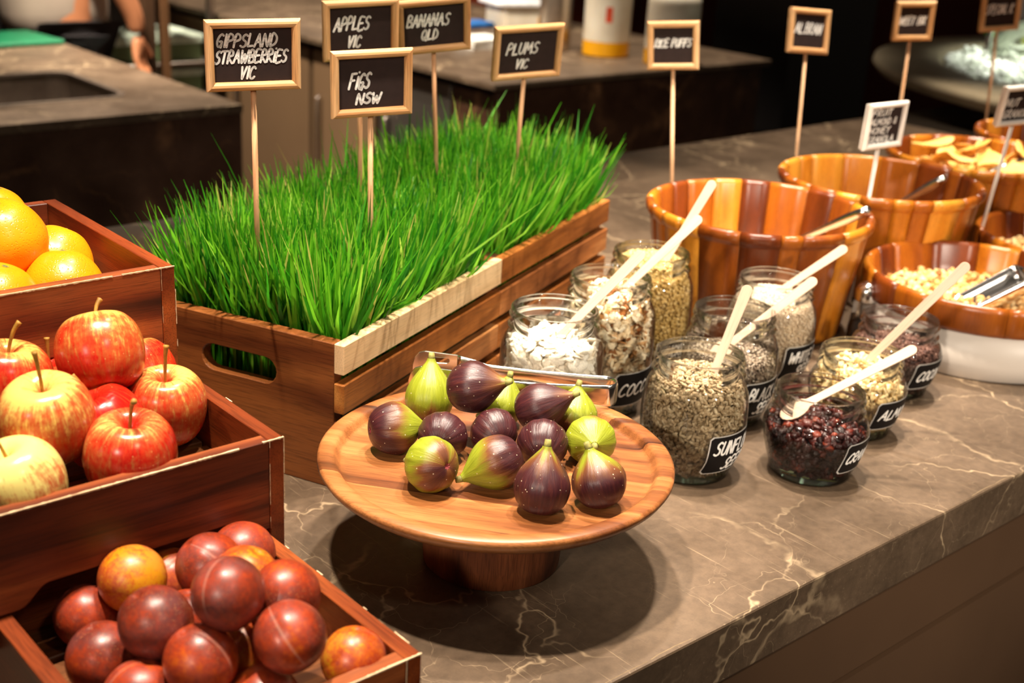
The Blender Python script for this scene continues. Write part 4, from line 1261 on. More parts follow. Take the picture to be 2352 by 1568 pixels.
mt = seed_mat('almond_flake', [(0, S((170, 120, 66))), (.25, S((226, 192, 130))), (1, S((246, 228, 184)))], .5)
stuff('flaked_almonds', seeds('flaked_almonds', *chip(8, 9, .08, .07), 1100, Rz(HS), .010, .072, .0150, .8, .0030, depth=.006, top_k=.3, dome=.010, tmean=.6), mt, JP['almond'], 'pale flaked almonds in the short almond jar', 'almonds', smooth=False)
mt = seed_mat('cocoa_nib', [(0, S((40, 22, 18))), (.5, S((92, 58, 48))), (1, S((150, 112, 98)))], .5)
stuff('cocoa_nibs', seeds('cocoa_nibs', *ell(1, .8, .55, 1, .4), 3200, Rz(HS), .009, .060, .0058, 1.0, .003, depth=.003, top_k=.3, dome=.004), mt, JP['cocoa'], 'brown cocoa nibs in the short jar next to the white-based bowl', 'cocoa nibs')

spoon('wooden spoon standing in the pumpkin seed jar', (.0500, 1.2697, .130), (.134, 1.2969, .222))
spoon('bleached-looking wooden spoon in the coconut jar', (.1200, 1.390, .142), (.2084, 1.4173, .2325))
spoon('tallest wooden spoon, standing in the buckwheat jar', (.1800, 1.495, .148), (.2349, 1.5225, .2506))
spoon('wooden spoon in the sunflower seed jar, nearly upright', (.2110, 1.2330, .108), (.243, 1.2601, .2034), face=Vector((-.3, -1, .5)))
spoon('wooden spoon in the black chia jar', (.2560, 1.3810, .095), (.3461, 1.3987, .1718))
spoon('wooden spoon in the white chia jar', (.3260, 1.5090, .115), (.4093, 1.5256, .1761))
spoon('wooden spoon resting in the cranberry jar', (.3200, 1.2500, .079), (.4264, 1.256, .1469), face=Vector((-.2, -.7, .9)))
spoon('long pale wooden spoon in the almond jar', (.4052, 1.369, .078), (.5073, 1.3731, .2082), face=Vector((-.3, -1, .4)))

# ================================================================== stave bowls
def stave_ring(e, prof, n, seed, tones=STAVE):
    rg = random.Random(seed)
    ws = [rg.uniform(.6, 1.5) for _ in range(n)]
    tot = sum(ws); a = rg.uniform(0, 1)
    last = -1
    for i in range(n):
        a1 = a + ws[i] / tot * 2 * PI
        g = 0.0012
        k = rg.choice([q for q in range(len(tones)) if q != last]); last = k
        me = lathe_me('stave', prof, max(3, int((a1 - a) / .10)), a + g, a1 - g, close=True)
        mesh_obj('stave', me, tones[k], e, smooth=False)
        me.polygons.foreach_set('use_smooth', [len(p.vertices) == 4 for p in me.polygons])
        a = a1
BIG = [(.131, .0), (.134, .003), (.139, .05), (.147, .10), (.1535, .144), (.1540, .147), (.1575, .149), (.1600, .154), (.1605, .160), (.1585, .1645), (.1545, .166), (.1500, .1645), (.1478, .160), (.142, .11), (.133, .05), (.124, .016), (.115, .010), (.112, .0)]
def big_bowl(label, c, seed, n=21, sc=1.0):
    e = empty('wooden_bowl', (c[0], c[1], TOP + .001), 0.3)
    tag(e, label, 'bowl', 'tall bowls of glued wooden staves')
    stave_ring(e, [(r * sc, z * sc) for r, z in BIG], n, seed)
    mesh_obj('bottom', lathe_me('bottom', [(0, .0005), (.1115 * sc, .0005), (.1118 * sc, .010 * sc), (0, .010 * sc)], 48), STAVE[1], e)
    return e
B1, B2, B3, B4 = (.338, 1.748), (.568, 1.982), (.801, 2.214), (1.034, 2.446)
G1, G2 = (.651, 1.694), (.884, 1.927)
big_bowl('large wooden bowl nearest the jars, first of the row', B1, 11)
big_bowl('large wooden bowl, second of the row behind the jars', B2, 23)
big_bowl('large wooden bowl full of golden flakes, third of the row', B3, 5)
big_bowl('large wooden bowl farthest away, cut by the picture edge', B4, 17)
LOW = [(.157, .062), (.1615, .064), (.1640, .070), (.1645, .094), (.1630, .100), (.1590, .103), (.1545, .1015), (.152, .097), (.146, .070), (.135, .045), (.120, .033), (.10, .030), (.10, .026), (.125, .030), (.145, .045), (.156, .060)]
def low_bowl(label, c, seed, n=15):
    e = empty('white_based_bowl', (c[0], c[1], TOP + .0005), 0.0)
    tag(e, label, 'bowl', 'wood-rimmed bowls on white bases')
    stave_ring(e, LOW, n, seed, [STAVE[1], STAVE[2], STAVE[4], STAVE[0]])
    mesh_obj('bottom', lathe_me('bottom', [(0, .027), (.1005, .027), (.1005, .031), (0, .031)], 40), STAVE[2], e)
    mesh_obj('white_base', lathe_me('white_base', [(.1525, .0), (.1565, .0015), (.1585, .02), (.1590, .0655), (.1560, .0655), (.1545, .02), (.1530, .004), (0, .004), (0, 0)], 72), M['white_ware'], e, smooth=True)
    return e
low_bowl('low wood-rimmed bowl of granola on a white base', G1, 3)
low_bowl('low wood-rimmed bowl on a white base, cut by the picture edge', G2, 9)

def heap(name, base, N, Rt, z1, scale, dome, mat, c, label, cat, smooth=True, jit=.9, tm=.55, td=.25, Rb=None, z0=0.0):
    pr = [(0.0, Rb or Rt), (z1, Rt), (1, Rt)]
    me = seeds(name, base[0], base[1], N, pr, z1 - .012, z1, scale, jit, .001, depth=.003, top_k=.82, dome=dome, tmean=tm, tdev=td)
    return stuff(name, me, mat, c, label, cat, smooth)
gm = seed_mat('granola', [(0, S((86, 50, 30))), (.18, S((180, 116, 54))), (.5, S((226, 176, 104))), (1, S((246, 222, 168)))], .55, .3, 300, .4)
heap('granola', ell(1, .8, .7, 1, .2), 1100, .144, .060, .013, .012, gm, G1, 'golden granola clusters filling the low wood-rimmed bowl', 'granola', jit=1.2)
heap('muesli', ell(1, .8, .7, 1, .2), 700, .142, .058, .013, .008, gm, G2, 'muesli in the low bowl at the picture edge', 'muesli', jit=1.2)
rm = seed_mat('puffed_rice', [(0, S((206, 160, 104))), (1, S((248, 230, 196)))], .6)
heap('puffed_rice', ell(1, .55, .5, 1), 2600, .138, .078, .009, .006, rm, B1, 'puffed rice lying low in the first large bowl', 'cereal')
bm_ = seed_mat('bran', [(0, S((110, 60, 26))), (1, S((170, 108, 56)))], .8)
heap('bran_flakes', ell(1, .3, .3, 1), 2600, .138, .080, .014, .006, bm_, B2, 'brown bran lying low in the second large bowl', 'cereal')
M['flake'] = seed_mat('corn_flake', [(0, S((214, 140, 48))), (.5, S((238, 182, 88))), (1, S((250, 212, 130)))], .5, .3, 120, .5)
heap('crushed_flakes', chip(7, 2, .2, .08), 500, .134, .118, .026, .012, M['flake'], B3, 'crushed golden flakes at the bottom of the third bowl', 'cereal', smooth=False)
random.seed(21)
for i in range(13):
    a = 2 * PI * i / 13 * 1.618; r = .098 * math.sqrt((i + .5) / 13)
    v, f = chip(9, 40 + i, .35, .07)
    sz = random.uniform(.075, .105)
    me = pyd('golden_flake', [(x * sz, y * sz, z * sz) for x, y, z in v], f)
    nvt = len(me.vertices)
    ca = me.color_attributes.new('tint', 'FLOAT_COLOR', 'POINT')
    ca.data.foreach_set('color', [random.uniform(.4, .9)] * (4 * nvt))
    o = mesh_obj('golden_flake', me, M['flake'], None, smooth=True)
    sd = o.modifiers.new('sub', 'SUBSURF'); sd.levels = 1; sd.render_levels = 2
    o.location = (B3[0] + r * math.cos(a), B3[1] + r * math.sin(a), TOP + .136 + .012 * (i % 3) + random.uniform(0, .006))
    o.rotation_euler = (random.uniform(-.6, .6), random.uniform(-.6, .6), random.uniform(0, 6))
    tag(o, 'large curved golden flake heaped in the third wooden bowl', 'cereal flake', 'golden flakes in the third bowl')

# metal spoons and the scoop
def metal_spoon(label, p0, p1, hw=.0075):
    e = empty('serving_spoon', (p0[0], p0[1], TOP + p0[2]), 0.0)
    d = Vector(p1) - Vector(p0)
    tag(e, label, 'spoon', 'steel spoons in the bowls')
    pts = [d * t for t in np.linspace(0, 1, 9)]
    rad = [.0060, .0075, .0078, .0070, .0058, .0050, .0045, .0042, .0042]
    rad = [r * hw / .0075 for r in rad]
    h = mesh_obj('handle', tube_me('handle', pts, rad, 14), M['steel'], e, smooth=True)
    v, f = ell(1, .7, .25, 3)
    bmp = mesh_obj('spoon_bowl', pyd('spoon_bowl', [(x * .07, y * .07, z * .07 - (0.012 if z > 0 else 0) * 0) for x, y, z in v], f), M['steel'], e, smooth=True)
    bmp.location = d * 1.12
    bmp.rotation_euler = d.to_track_quat('X', 'Z').to_euler()
metal_spoon('steel spoon leaning in the first large bowl', (.4850, 1.7230, .176), (.400, 1.800, .100))
metal_spoon('steel spoon leaning in the second large bowl', (.6700, 1.985, .169), (.600, 2.035, .098))
metal_spoon('steel spoon leaning in the bowl of golden flakes', (.905, 2.160, .185), (.83, 2.20, .145))
sc_ = empty('steel_scoop', (.668, 1.648, TOP + .076), math.radians(28))
sc_.rotation_euler = (math.radians(-8), math.radians(-24), math.radians(16))
tag(sc_, 'shiny steel scoop lying in the granola', 'scoop')
v, f = [], []
n1, n2 = 12, 10
for i in range(n1 + 1):
    s = i / n1
    r = .030 * (1 - .10 * (1 - s))
    for j in range(n2 + 1):
        a = -PI * .52 + PI * 1.04 * j / n2
        lip = -.055 - .035 * math.cos(a)
        v.append((lip * (1 - s) + .045 * s, r * math.sin(a), r * (1 - math.cos(a))))
for i in range(n1):
    for j in range(n2):
        a = i * (n2 + 1) + j
        f.append((a, a + 1, a + n2 + 2, a + n2 + 1))
i0 = n1 * (n2 + 1)
f.append(tuple(range(i0, i0 + n2 + 1)))
o = mesh_obj('pan', pyd('pan', v, f), M['steel'], sc_, smooth=True)
md = o.modifiers.new('thick', 'SOLIDIFY'); md.thickness = .0014
mesh_obj('handle', tube_me('handle', [(.044, 0, .02), (.07, 0, .026), (.13, 0, .03), (.15, 0, .03)], [.006, .008, .010, .007], 14), M['steel'], sc_, smooth=True)

# small shaker between the first bowl and the granola
sk = empty('glass_shaker', (.485, 1.668, TOP), 0)
tag(sk, 'small glass shaker with metal cap between two bowls', 'shaker')
mesh_obj('glass_body', lathe_me('glass_body', spline([(0, .001), (.017, .001), (.0195, .004), (.018, .03), (.016, .055), (.015, .066)], 3), 28), M['glass'], sk, smooth=True)
mesh_obj('cap', lathe_me('cap', [(.0155, .062), (.0165, .064), (.0165, .076), (.013, .084), (.006, .088), (0, .0885)], 28), M['steel'], sk, smooth=True)
mesh_obj('pepper', lathe_me('pepper', [(0, .003), (.016, .003), (.0165, .03), (0, .032)], 24), plain('ground_pepper', S((40, 30, 24)), .9, nscale=800, namt=.6), sk, smooth=True)

# signs behind the bowls
sign('small wood-framed sign reading RICE PUFFS behind the first bowl', (.2335, 1.9372, .1498), rd(-7.9), 0.0776, 0.0717, 0.3567, rd(-5.1), [('RICE PUFFS', .02, .46, .22, .92)], GB, fw=.0098, stroke=.0012, zbot=-.149, pitch=rd(0.5))
sign('smallest wood-framed sign, tilted, behind the second bowl', (.4733, 2.1709, .1499), rd(21.8), 0.0808, 0.0744, 0.3614, rd(3.3), [('AL.BRAN', .04, .42, .30, .84)], GB, fw=.0098, stroke=.0012, zbot=-.149, pitch=rd(-9.6))
sign('small wood-framed sign behind the third bowl, above the four-line white sign', (.7046, 2.4026, .2243), rd(12.5), 0.0791, 0.0715, 0.3664, rd(-2.3), [('WEET BIX', .02, .38, .28, .86)], GB, fw=.0105, stroke=.0012, zbot=-.223, pitch=rd(2.1))
sign('small wood-framed sign in front of the ice display, cut by the top edge', (.960, 2.650, .1444), rd(15.6), 0.0896, 0.0792, 0.3726, rd(-5.2), [('SPECIAL K', .02, .42, .30, .86)], GB, fw=.0105, stroke=.0012, zbot=-.143, pitch=rd(1.4))
GW = 'white-framed chalkboard signs between the bowls'
sign('white-framed sign with four lines of writing, between the bowls', (.5157, 1.8358, .15), rd(38.8), 0.0883, 0.0672, 0.2744, rd(0.2), [('FRUIT', .06, .78, .17, .60), ('ALMOND &', .04, .53, .17, .80), ('HONEY', .04, .28, .17, .64), ('GRANOLA', .04, .03, .17, .80)], GW, True, .0010, .0078, zbot=-.149, pitch=rd(1.7))
sign('white-framed sign with two lines of writing at the picture edge', (.7332, 1.9558, .0764), rd(27.9), 0.083, 0.0622, 0.3028, rd(-1.9), [('NUT', .05, .48, .24, .4), ('GRANOLA', .06, .10, .24, .85)], GW, True, .0010, .0078, zbot=-.0755, pitch=rd(8.1))

# ================================================================== kitchen behind
def local_box(name, mat, e, a0, a1, b0, b1, z0, z1, bev=0.002):
    return box(name, mat, e, a0, a1, b0, b1, TOP + z0, TOP + z1, bev)

# counter with the sink
kc = empty('kitchen_counter', P42(0, 0, -TOP), R42)
tag(kc, 'dark marble kitchen counter with an inset sink, behind the oranges', 'counter')
SX0, SX1, SY0, SY1 = 0.45, 1.365, 3.00, 3.385
def rrect(x0, x1, y0, y1, r, n=5):
    o = []
    for cx, cy, a0 in ((x1 - r, y0 + r, -90), (x1 - r, y1 - r, 0), (x0 + r, y1 - r, 90), (x0 + r, y0 + r, 180)):
        for j in range(n + 1):
            a = math.radians(a0 + 90 * j / n)
            o.append((cx + r * math.cos(a), cy + r * math.sin(a)))
    return o
mesh_obj('stone_top', prism_me('stone_top', [(-1.6, 2.78), (1.565, 2.78), (1.565, 4.1), (-1.6, 4.1)], TOP - 0.02, TOP, 'Z', holes=[rrect(SX0, SX1, SY0, SY1, .05)]), M['stone'], kc)
local_box('front_panel', M['stone_dark'], kc, -1.6, 1.563, 2.782, 2.81, -.92, -.0203)
local_box('side_panel', M['stone_dark'], kc, 1.535, 1.563, 2.811, 4.1, -.92, -.0203)
bs = empty('sink', P42(0, 0, -TOP), R42)
tag(bs, 'steel sink basin set into the kitchen counter', 'sink')
M['brushed'] = plain('brushed_steel', (0.42, 0.36, 0.31), 0.35, 1.0, nscale=40, namt=.1)
me = prism_me('basin', rrect(SX0, SX1, SY0, SY1, .05), TOP - 0.20, TOP - 0.004, 'Z')
bmx = bmesh.new(); bmx.from_mesh(me)
bmesh.ops.delete(bmx, geom=[f_ for f_ in bmx.faces if f_.calc_center_median().z > TOP - .01], context='FACES')
bmx.to_mesh(me); bmx.free()
mesh_obj('basin', me, M['brushed'], bs)
v = []; f = []
o1, o2 = rrect(SX0 - .012, SX1 + .012, SY0 - .012, SY1 + .012, .06), rrect(SX0 + .004, SX1 - .004, SY0 + .004, SY1 - .004, .048)
n_ = len(o1)
v = [(x, y, TOP + .0012) for x, y in o1] + [(x, y, TOP + .0012) for x, y in o2] + [(x, y, TOP - .006) for x, y in o2]
for j in range(n_):
    k = (j + 1) % n_
    f += [(j, k, n_ + k, n_ + j), (n_ + j, n_ + k, 2 * n_ + k, 2 * n_ + j)]
mesh_obj('rim', pyd('rim', v, f), M['brushed'], bs)
mesh_obj('drain', lathe_me('drain', [(0, .003), (.03, .003), (.04, .0005)], 24), M['steel'], bs, loc=(0.9, 3.2, TOP - .2))

cb = box('chopping_board', plain('green_plastic', S((0, 104, 66)), .5, nscale=20), None, -.115, .115, -.12, .12, 0, .014, .004)
cb.location = P42(1.43, 3.94, 0.0005); cb.rotation_euler = (0, 0, R42 + .1)
tag(cb, 'green plastic chopping board under the cook\'s hand', 'chopping board')
kb = empty('dark_machine', P42(0.98, 3.62, 0), R42)
tag(kb, 'dark boxy appliance at the top left picture edge', 'appliance')
box('housing', plain('dark_appliance', S((42, 28, 24)), .35), kb, -.20, .16, -.10, .22, .012, .42, .02, 3)
for (fx, fy) in ((-.15, -.06), (.11, -.06), (-.15, .18), (.11, .18)):
    mesh_obj('foot', lathe_me('foot', [(0, 0), (.018, 0), (.016, .013), (0, .013)], 16), M['groove'], kb, loc=(fx, fy, 0))

# service counter in the middle with cupboard doors along its flank
sv = empty('service_counter', P42(0, 0, -TOP), R42)
tag(sv, 'dark marble service counter with bottles, behind the wheatgrass', 'counter')
local_box('stone_top', M['stone'], sv, 2.36, 3.62, 2.76, 4.95, -.02, 0, .003)
local_box('front_panel', M['stone_dark'], sv, 2.40, 3.60, 2.785, 2.81, -.92, -.0205)
local_box('end_panel', M['stone_dark'], sv, 3.575, 3.60, 2.811, 4.93, -.92, -.0205)
local_box('carcass', plain('cupboard_dark', S((40, 28, 20)), .6), sv, 2.45, 3.57, 2.812, 4.93, -.90, -.0205)
dm = plain('taupe_door', S((122, 96, 70)), .45, nscale=4, namt=.06)
dsteel = plain('steel_door', (0.30, 0.26, 0.22), .35, .9, nscale=5, namt=.1)
for k, (b0, b1, mm_) in enumerate(((2.815, 3.02, M['stone_dark']), (3.03, 3.40, dsteel), (3.43, 3.80, dm), (3.83, 4.36, dm), (4.39, 4.92, dm))):
    d_ = local_box('door', mm_, sv, 2.415, 2.445, b0, b1, -.86, -.05, .004)
    if k:
        mesh_obj('handle', tube_me('handle', [P for P in ((2.405, b1 - .06, TOP - .20), (2.395, b1 - .06, TOP - .21), (2.395, b1 - .06, TOP - .45), (2.405, b1 - .06, TOP - .46))], .006, 8), M['brushed'], d_, smooth=True)

M['milky'] = glass_mat('milky_plastic', (.80, .78, .72), (.6, .57, .5), .8)
def milky_plastic():
    m, nt, b = new_mat('translucent_plastic')
    b.inputs['Base Color'].default_value = (*S((226, 216, 196)), 1)
    b.inputs['Roughness'].default_value = .35
    b.inputs['Subsurface Weight'].default_value = .4
    b.inputs['Subsurface Radius'].default_value = (.02, .015, .01)
    tc = nd(nt, 'ShaderNodeTexCoord')
    n = nd(nt, 'ShaderNodeTexNoise', {'Vector': tc.outputs['Object'], 'Scale': 12.0})
    nt.links.new(ramp(nt, n.outputs[0], [(.3, S((214, 202, 180))), (.7, S((232, 224, 206)))]), b.inputs['Base Color'])
    return m
M['plastic'] = milky_plastic()
M['juice'] = plain('orange_juice', S((232, 164, 10)), .3, nscale=8, namt=.05)
def bottle(label, a, b, R, Hh, red):
    e = empty('juice_bottle', P42(a, b, .0005), R42)
    tag(e, label, 'bottle', 'large juice bottles on the service counter')
    mesh_obj('juice_fill', lathe_me('juice_fill', spline([(0, 0), (R * .9, .0), (R, .012), (R, .045), (R, .050)], 3), 32), M['juice'], e, smooth=True)
    mesh_obj('bottle_wall', lathe_me('bottle_wall', spline([(R, .0502), (R, .10), (R, Hh * .62), (R * .93, Hh * .72), (R * .6, Hh * .82), (R * .3, Hh * .9), (R * .28, Hh)], 3), 32), M['plastic'], e, smooth=True)
    mesh_obj('cap', lathe_me('cap', [(0, Hh + .02), (R * .32, Hh + .02), (R * .34, Hh - .004), (R * .3, Hh - .004)], 24), plain('bottle_cap', S((230, 226, 218)), .5), e, smooth=True)
    if red:
        v, f = [], []
        for i in range(7):
            for j in range(5):
                an = -PI * .78 + .28 * i / 6; zz = .115 + .05 * j / 4
                v.append(((R + .0006) * math.cos(an), (R + .0006) * math.sin(an), zz))
        for i in range(6):
            for j in range(4):
                f.append((i * 5 + j, i * 5 + 5 + j, i * 5 + 6 + j, i * 5 + j + 1))
        mesh_obj('red_mark', pyd('red_mark', v, f), plain('red_print', S((214, 74, 38)), .6), e, smooth=True)
bottle('big pale plastic bottle with a red mark and some yellow juice left', 3.10, 3.06, .078, .36, True)
bottle('big pale plastic bottle behind the rice puffs sign', 3.17, 2.83, .086, .30, False)
tb = empty('food_tub', P42(3.30, 3.72, .0005), R42 - .25)
tag(tb, 'white plastic food tub with a yellow filling on the service counter', 'tub')
mesh_obj('tub', prism_me('tub', rrect(-.12, .12, -.085, .085, .025), 0, .085, 'Z'), M['plastic'], tb)
mesh_obj('lid', prism_me('lid', rrect(-.15, .13, -.10, .10, .03), .086, .10, 'Z', bev=.003), plain('tub_lid', S((226, 226, 228)), .4), tb)
mesh_obj('filling', prism_me('filling', rrect(.01, .1215, -.0865, .0865, .025), .012, .05, 'Z'), M['juice'], tb)
cn = empty('steel_canister', P42(3.01, 3.22, .0005), 0)
tag(cn, 'tall steel canister beside the bottle with the red mark', 'canister')
mesh_obj('canister_body', lathe_me('canister_body', [(0, 0), (.052, 0), (.055, .004), (.055, .30), (.05, .31), (0, .31)], 32), plain('dull_steel', (.5, .42, .34), .38, 1.0), cn, smooth=True)
mesh_obj('canister_lid', lathe_me('canister_lid', [(.0565, .312), (.0565, .325), (.03, .332), (.008, .334), (.012, .35), (0, .352)], 32), M['steel'], cn, smooth=True)
pp_ = empty('paper_pad', P42(2.80, 3.36, .0005), R42)
tag(pp_, 'pad of white paper on the service counter corner', 'paper')
for k in range(8):
    q = box('sheet', plain('white_paper', S((244, 240, 232)), .8) if k == 0 else bpy.data.materials['white_paper'], pp_, -.075, .075, -.06, .06, .004 * k, .004 * k + .0036, .0)
    q.rotation_euler = (0, 0, random.uniform(-.05, .05))
bw = box('blue_cloth', plain('blue_cloth', S((10, 84, 150)), .8, nscale=60, bumpk=.4), None, -.06, .06, -.05, .05, 0, .02, .008, 2)
bw.location = P42(3.12, 3.78, .0005); bw.rotation_euler = (0, 0, R42)
tag(bw, 'folded blue cloth beside the food tub', 'cloth')
# bright kick post at the end of the service counter
kp = box('corner_post', plain('beige_post', S((176, 142, 96)), .6), None, -.024, .024, -.024, .024, 0, .665, .003)
kp.location = P42(3.64, 2.74, -.92); kp.rotation_euler = (0, 0, R42)
tag(kp, 'narrow beige post at the end of the service counter', 'post')

# shelving with tubs and timber posts between the counters
SHP = P42(2.12, 4.34, -TOP)
sh = empty('storage_shelf', SHP, R42)
tag(sh, 'open steel storage shelf in the far kitchen', 'shelf')
for (x0, y0) in ((-.215, 0), (.19, 0), (-.215, .40), (.19, .40)):
    box('upright', M['brushed'], sh, x0, x0 + .025, y0, y0 + .025, 0, 1.7, .002)
LV = (.395, .515, .635, .755)
for z in LV + (1.2, 1.6):
    box('shelf_board', M['brushed'], sh, -.215, .215, .0, .425, z - .012, z, .002)
TM = plain('pale_green_plastic', S((112, 132, 92)), .4, nscale=6)
WL = plain('tub_lid_white', S((206, 220, 200)), .5)
for lv, z in enumerate(LV):
    for x in (-.105, .105):
        c_, s_ = math.cos(R42), math.sin(R42)
        e = empty('storage_tub', SHP + Vector((c_ * x - s_ * .2, s_ * x + c_ * .2, z + .0005)), R42)
        nm_z = ('lowest', 'second lowest', 'second highest', 'highest')[lv]
        nm_x = 'closer to the person' if x < 0 else 'closer to the service counter'
        tag(e, 'pale green lidded tub, %s shelf, %s' % (nm_z, nm_x), 'tub', 'pale green tubs on the storage shelf')
        mesh_obj('tub', prism_me('tub', rrect(-.088, .088, -.15, .15, .03), 0, .060, 'Z'), TM, e)
        mesh_obj('lid', prism_me('lid', rrect(-.095, .095, -.16, .16, .03), .0605, .088, 'Z', bev=.004), WL, e)
tm_ = plain('brown_timber', S((104, 70, 40)), .6, nscale=8, namt=.15)
for k, (a, b, wdt, nm) in enumerate(((1.985, 4.17, .022, 'brown timber post in front of the storage shelf, closer to the person'), (2.055, 4.19, .016, 'slimmer brown timber post in front of the storage shelf'))):
    q = box('timber_post', tm_ if k else plain('dark_timber', S((72, 48, 28)), .6, nscale=8, namt=.15), None, -wdt, wdt, -wdt, wdt, 0, 2.6, .003)
    q.location = P42(a, b, -TOP); q.rotation_euler = (0, 0, R42)
    tag(q, nm, 'post', 'timber posts in the kitchen')

# dark cabinets behind the service counter
cb1 = empty('tall_cabinet', P42(4.35, 4.3, -TOP), R42)
tag(cb1, 'tall dark red timber cabinet beyond the service counter', 'cabinet')
rt_ = wood('dark_red_timber_grain', S((60, 20, 10)), S((104, 38, 20)), S((130, 54, 28)), 'Z', 6, 3, .5)
box('carcass', rt_, cb1, -.55, .45, 0.02, .55, 0, 2.2, .004)
for k in range(2):
    d_ = box('door', rt_, cb1, -.54 + .5 * k, -.06 + .5 * k, -.005, .018, .1, 2.15, .004)
    mesh_obj('handle', tube_me('handle', [(-.09 + .08 * k, -.03, 1.0), (-.09 + .08 * k, -.03, 1.25)], .007, 8), M['brushed'], d_)
cb2 = empty('black_cabinet', P42(4.45, 3.30, -TOP), R42)
tag(cb2, 'tall black cabinet beyond the counter, behind the second bowl', 'cabinet')
bkm = plain('black_laminate', S((22, 16, 14)), .5, nscale=3)
box('cabinet_body', bkm, cb2, -.28, .28, -.2, .2, .08, 2.4, .004)
box('plinth', bkm, cb2, -.30, .30, -.22, .22, 0, .08, .004)

# round ice display
RS = Vector((2.03, 3.79, 0))
rs = empty('round_display', RS, 0)
tag(rs, 'round grey stone display table with an ice well, upper corner of the picture', 'table')
gs = plain('grey_stone', S((150, 136, 112)), .4, nscale=14, namt=.12)
ZT = TOP + .10
mesh_obj('stone_ring', lathe_me('stone_ring', [(.76, ZT - .045), (.93, ZT - .05), (.975, ZT - .04), (.990, ZT - .02), (.985, ZT - .004), (.975, ZT), (.80, ZT), (.79, ZT - .01), (.78, ZT - .045)], 96, close=False), gs, rs, smooth=True)
mesh_obj('pedestal', lathe_me('pedestal', [(0, 0), (.62, 0), (.62, .08), (.56, .10), (.56, ZT - .06), (.78, ZT - .05)], 64), plain('black_pedestal', S((20, 15, 13)), .5), rs, smooth=True)
mesh_obj('ice_pan', lathe_me('ice_pan', [(0, ZT - .06), (.79, ZT - .06), (.79, ZT - .01)], 64), M['brushed'], rs, smooth=True)
icem = seed_mat('crushed_ice', [(0, (.80, .84, .74)), (1, (.95, .96, .90))], .2, .6, 200)
bv, bf = ell(1, .9, .7, 1)
me = seeds('crushed_ice', bv, bf, 2600, [(0, .785), (1, .785)], .085, .088, .034, 1.2, .002, depth=.01, top_k=.95, dome=.008)
ic = mesh_obj('crushed_ice', me, icem, None); ic.location = (RS.x, RS.y, TOP)
tag(ic, 'bright crushed ice heaped in the round display', 'ice', kind='stuff')
# glass dome with chrome handle on the ice
dm_e = empty('glass_dome', P42(4.02, 1.74, .110) , 0)
dm_e.location = Vector((1.62, 4.08, TOP + .108))
tag(dm_e, 'clear glass dome with a bent chrome handle on the ice', 'dome')
mesh_obj('dome', lathe_me('dome', [(.175 * math.cos(a), .13 * math.sin(a)) for a in np.linspace(0, PI / 2, 14)], 48), glass_mat('dome_glass', (.80, .82, .78), (.25, .27, .26), 1.3), dm_e, smooth=True)
mesh_obj('dome_rim', lathe_me('dome_rim', [(.172, -.004), (.182, -.004), (.182, .005), (.172, .005)], 48, close=True), M['steel'], dm_e, smooth=True)
mesh_obj('handle', tube_me('handle', spline([(-.19, -.02, .004), (-.185, -.01, .08), (-.14, .0, .17), (-.06, .01, .22), (.0, .01, .23)], 4), .009, 10), M['steel'], dm_e, smooth=True)
for k, (x, y, r, col) in enumerate(((1.62, 4.52, .05, (120, 190, 90)), (1.76, 4.50, .05, (90, 190, 150)), (1.70, 4.40, .045, (196, 196, 70)))):
    v, f = ell(1, .95, .9, 3)
    q = mesh_obj('melon', pyd('melon', [(a * 2 * r, b2 * 2 * r, c * 2 * r) for a, b2, c in v], f), plain('melon_skin_%s' % 'abc'[k], S(col), .4, nscale=20), None, smooth=True)
    q.location = (x, y, TOP + .098 + r * .85)
    tag(q, ('green', 'blue-green', 'yellow-green')[k] + ' round fruit on the ice behind the dome', 'fruit', 'fruit on the ice display')
    mesh_obj('stalk', tube_me('stalk', [(0, 0, r * .85), (.004, 0, r * .85 + .014)], .004, 6), M['fig_stem'], q)

# ------------------------------------------------------------------ the cook at the end of the sink counter
def skin_body(name, V, E, Rr, mat, parent=None, root=0, sub=2):
    me = bpy.data.meshes.new(name)
    me.from_pydata(V, E, [])
    o = bpy.data.objects.new(name, me)
    link(o, parent)
    me.materials.append(mat)
    o.modifiers.new('skin', 'SKIN')
    sv_ = me.skin_vertices[0].data
    for i, r in enumerate(Rr):
        sv_[i].radius = (r, r) if not isinstance(r, tuple) else r
        sv_[i].use_root = (i == root)
    s = o.modifiers.new('sub', 'SUBSURF'); s.levels = sub; s.render_levels = sub
    for md in o.modifiers:
        if md.type == 'SKIN': md.use_smooth_shade = True
    return o
# local frame: x = direction the cook faces (towards the sink), y = left of the cook, z up from the floor
pe = empty('person', P42(1.70, 4.24, -TOP), R42 + PI)
tag(pe, 'person in a pale jacket and dark trousers working at the sink counter', 'person')
skin = plain('skin', S((196, 128, 88)), .5, nscale=30, namt=.06)
jk = plain('pale_jacket', S((180, 162, 146)), .85, nscale=14, namt=.08, bumpk=.3)
tr_ = plain('dark_trousers', S((26, 20, 22)), .85, nscale=30, namt=.15)
V = [(0, 0, .95), (.02, 0, 1.18), (.08, 0, 1.40), (.11, 0, 1.50), (.13, 0, 1.60), (.14, 0, 1.70),
     (.06, .18, 1.42), (-.06, .25, 1.18), (-.15, .26, .98), (-.16, .26, .92),
     (.09, -.18, 1.42), (.22, -.25, 1.20), (.27, -.08, 1.04), (.28, -.02, 1.015),
     (.0, .09, .90), (.02, .10, .50), (-.02, .10, .09), (.10, .11, .04),
     (.0, -.09, .90), (.02, -.10, .50), (-.02, -.10, .09), (.10, -.11, .04)]
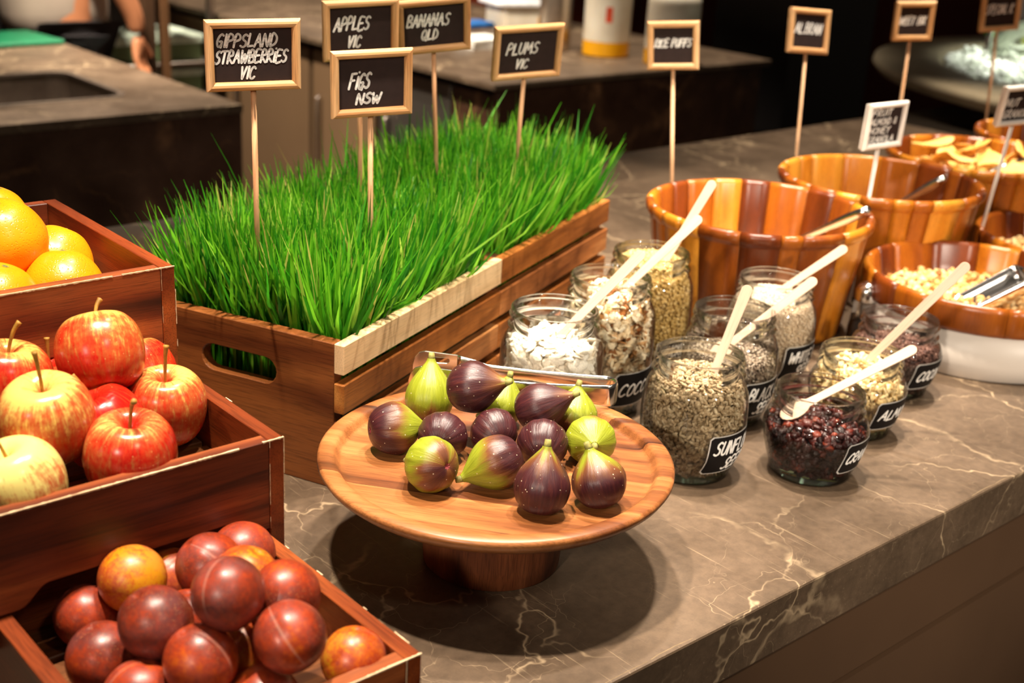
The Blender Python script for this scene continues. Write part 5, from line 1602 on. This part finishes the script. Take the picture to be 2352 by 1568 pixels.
E_ = [(0, 1), (1, 2), (2, 3), (3, 4), (4, 5), (2, 6), (6, 7), (7, 8), (8, 9), (2, 10), (10, 11), (11, 12), (12, 13), (0, 14), (14, 15), (15, 16), (16, 17), (0, 18), (18, 19), (19, 20), (20, 21)]
Rr = [.13, .13, .14, .06, .085, .08, .06, .045, .034, .026, .06, .045, .034, .026, .085, .06, .042, .035, .085, .06, .042, .035]
skin_body('body', V, E_, Rr, skin, pe)
Vj = [(0, 0, .86), (.01, 0, 1.02), (.03, 0, 1.20), (.08, 0, 1.40), (.10, 0, 1.47), (.06, .19, 1.42), (-.06, .255, 1.20), (-.085, .255, 1.13), (.09, -.19, 1.42), (.22, -.25, 1.20), (.245, -.17, 1.13)]
Ej = [(0, 1), (1, 2), (2, 3), (3, 4), (3, 5), (5, 6), (6, 7), (3, 8), (8, 9), (9, 10)]
skin_body('jacket', Vj, Ej, [(.17, .20), (.165, .19), (.16, .18), (.16, .17), (.07, .07), .075, .062, .056, .075, .062, .056], jk, pe)
Vt = [(0, 0, .93), (0, .09, .86), (.02, .10, .50), (-.02, .10, .11), (0, -.09, .86), (.02, -.10, .50), (-.02, -.10, .11)]
skin_body('trousers', Vt, [(0, 1), (1, 2), (2, 3), (0, 4), (4, 5), (5, 6)], [.14, .105, .08, .065, .105, .08, .065], tr_, pe)
for sy, (hx, hy, hz), dd in ((1, (-.16, .26, .92), (0, 0, -1)), (-1, (.28, -.02, 1.015), (.15, .85, -.38))):
    d = Vector(dd).normalized(); s = d.orthogonal().normalized(); t = d.cross(s)
    p = Vector((hx, hy, hz))
    HV = [p, p + d * .05]; HE = [(0, 1)]; HR = [.024, (.038, .020)]
    for q in range(4):
        base = p + d * .07 + s * (.030 - .020 * q)
        ln = (.070, .080, .075, .058)[q]
        i0 = len(HV)
        HV += [base, base + d * ln * .5 + t * .008, base + d * ln * .9 + t * .026]
        HE += [(1, i0), (i0, i0 + 1), (i0 + 1, i0 + 2)]; HR += [.0105, .0095, .0085]
    i0 = len(HV)
    HV += [p + d * .03 + s * .036 * sy, p + d * .06 + s * .055 * sy + t * .012, p + d * .085 + s * .058 * sy + t * .022]
    HE += [(1, i0), (i0, i0 + 1), (i0 + 1, i0 + 2)]; HR += [.012, .0105, .009]
    skin_body('hand', [tuple(x_) for x_ in HV], HE, HR, skin, pe)
v, f = ell(1, .82, 1.25, 3)
mesh_obj('hair', pyd('hair', [(x_ * .21 - .012 + .14, y_ * .21, z_ * .205 + 1.735) for x_, y_, z_ in v if True], f), plain('dark_hair', S((34, 22, 18)), .7, nscale=80, namt=.3), pe, smooth=True)
